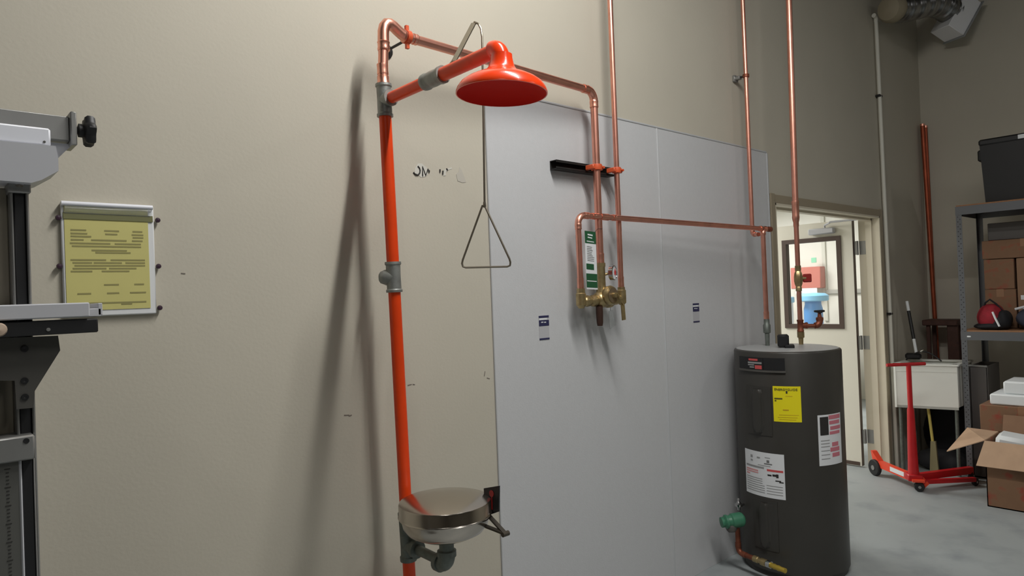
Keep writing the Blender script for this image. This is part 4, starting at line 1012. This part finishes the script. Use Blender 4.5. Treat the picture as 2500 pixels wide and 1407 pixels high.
# brown stand behind the sink and copper stock in the corner
t = thing('pipe_stand', 'dark brown steel stand behind the sink next to the shelving', 'stand', (6.92, -.2, 0))
sx_ = 6.9; za = at(2300, 783, 0, sx_).z; ya = at(2252, 783, 0, sx_).y; yb_ = at(2338, 783, 0, sx_).y
obj('stand_top', MB().box((sx_+.1, (ya+yb_)/2, za-.02), (.24, ya-yb_, .05), bev=.006), BROWN, t)
for x_ in (sx_+.02, sx_+.18):
    for y_, wd in ((ya-.04, .03), (yb_+.045, .085)):
        obj('leg', MB().box((x_, y_, (za-.04)/2), (.03, wd, za-.04), bev=.004), BROWN, t)
obj('brace', MB().box((sx_+.1, (ya+yb_)/2, .5), (.02, ya-yb_-.08, .04)), BROWN, t, False)
for i, (pa, pb2, off, lb) in enumerate((((2252, 308), (2282, 770), 0., 'long copper tube leaning in the room corner, front one'), ((2260, 312), (2279, 700), .05, 'long copper tube leaning in the room corner, rear one'))):
    a = at(*pa, 0, 7.19+off); b = at(*pb2, 0, 7.17+off); d = (b-a)/(b.z-a.z); foot = a+d*(0-a.z)
    foot.y = min(foot.y, -.03); a.y = min(a.y, -.022)
    t = thing('copper_tube', lb, 'pipe', foot, None)
    obj('tube', MB().cyl(foot, a, .0185 if i == 0 else .014, n=16), mat('stock_copper', (168, 86, 60), .48, .75, var=.2, vscale=8), t)
    obj('tube_end', MB().cyl(a, a+V((0, 0, .02)), .0205 if i == 0 else .016, n=16), COPPERB, t)

# ------------------------------------------------------------------ red stand on wheels
rs0 = V((5.63, -.335, 0))
rt_ = thing('red_wheeled_stand', 'red steel stand on black wheels with a T handle in front of the sink', 'stand', rs0)
hz_ = at(2218, 890, 1, -.335).z; htx = at(2218, 890, 1, -.335).x
obj('column', MB().lathe((rs0.x, rs0.y, .1), V((htx-rs0.x, 0, hz_-.1)), [(.040, 0), (.036, .06), (.03, .3), (.024, .5), (.018, .52), (.0175, hz_-.1)], 20), RED, rt_)
hL = at(2164, 887, 1, -.25); hR = at(2256, 890, 1, -.42); hm_ = (hL+hR)/2
ul = ur
obj('handle_bar', MB().cyl(V((htx, rs0.y, hz_))-ul*.165, V((htx, rs0.y, hz_))+ul*.125, .0125, n=14), RED, rt_)
obj('base_block', MB().box((rs0.x, rs0.y, .095), (.1, .1, .05), rotz(.6), bev=.006), RED, rt_)
lw = V((5.86, .0, 0))
le = V((lw.x-.02, lw.y-.03, 0))
def legbar(a, b, z0, z1, wd, th, m, name='base_leg'):
    mb = MB(); bar(mb, (a.x, a.y, z0), (b.x, b.y, z1), wd, th); return obj(name, mb, m, rt_, False)
ll = legbar(rs0, le, .085, .10, .05, .045, REDO)
mlb = MB(); n_ = V((-1, -.25, 0)).normalized(); pa_ = rs0.lerp(le, .2); pb_ = rs0.lerp(le, .62)
dl = (le-rs0).normalized(); nn = V((dl.y, -dl.x, 0)); nn = nn if nn.dot(CAM_P-rs0) > 0 else -nn
bar(mlb, V((pa_.x, pa_.y, .094))+nn*.0235, V((pb_.x, pb_.y, .099))+nn*.0235, .034, .002)
obj('leg_label', mlb, WHITE, ll, False)
obj('fork_plate', MB().prism([V((le.x, le.y, .07))+nn*.02, V((le.x, le.y, .125))+nn*.02, V((lw.x+.02, lw.y+.03, .19))+nn*.02, V((lw.x+.045, lw.y+.05, .19))+nn*.02, V((lw.x+.02, lw.y+.02, .07))+nn*.02], -nn*.045), REDO, rt_, False)
a1 = V((6.14, -.58, 0)); a2 = V((6.0, -.635, 0))
legbar(rs0, a1, .09, .085, .05, .04, RED); legbar(rs0+V((-.02, -.03, 0)), a2, .065, .05, .03, .03, RED)
def wheel(c, d, r, wd, name='wheel'):
    o = obj(name, MB().lathe(V(c)-V(d).normalized()*wd/2, d, [(r*.3, 0), (r*.55, .001), (r*.9, 0), (r, wd*.2), (r, wd*.8), (r*.9, wd), (r*.55, wd-.001), (r*.3, wd)], 22), RUBBER, rt_)
    obj('hub', MB().cyl(V(c)-V(d).normalized()*(wd/2+.004), V(c)+V(d).normalized()*(wd/2+.004), r*.3, n=12), ALU, o)
wheel((lw.x-.02, lw.y+.015, .065), nn, .065, .035)
wf_ = V((rs0.x-.03, rs0.y-.045, 0))
wheel((wf_.x, wf_.y, .035), (1, .5, 0), .035, .04)
fk = MB(); bar(fk, V((wf_.x+.03, wf_.y+.0, .09)), V((wf_.x+.055, wf_.y-.035, .035)), .045, .008, up=(1, -1, 0)); fk.box((wf_.x, wf_.y+.01, .083), (.09, .08, .016), rotz(.5))
obj('caster_fork', fk, REDO, rt_, False)
wheel((a1.x, a1.y, .04), (0, 1, .0), .04, .03); wheel((a2.x+.01, a2.y+.0, .03), (.3, 1, 0), .03, .025)
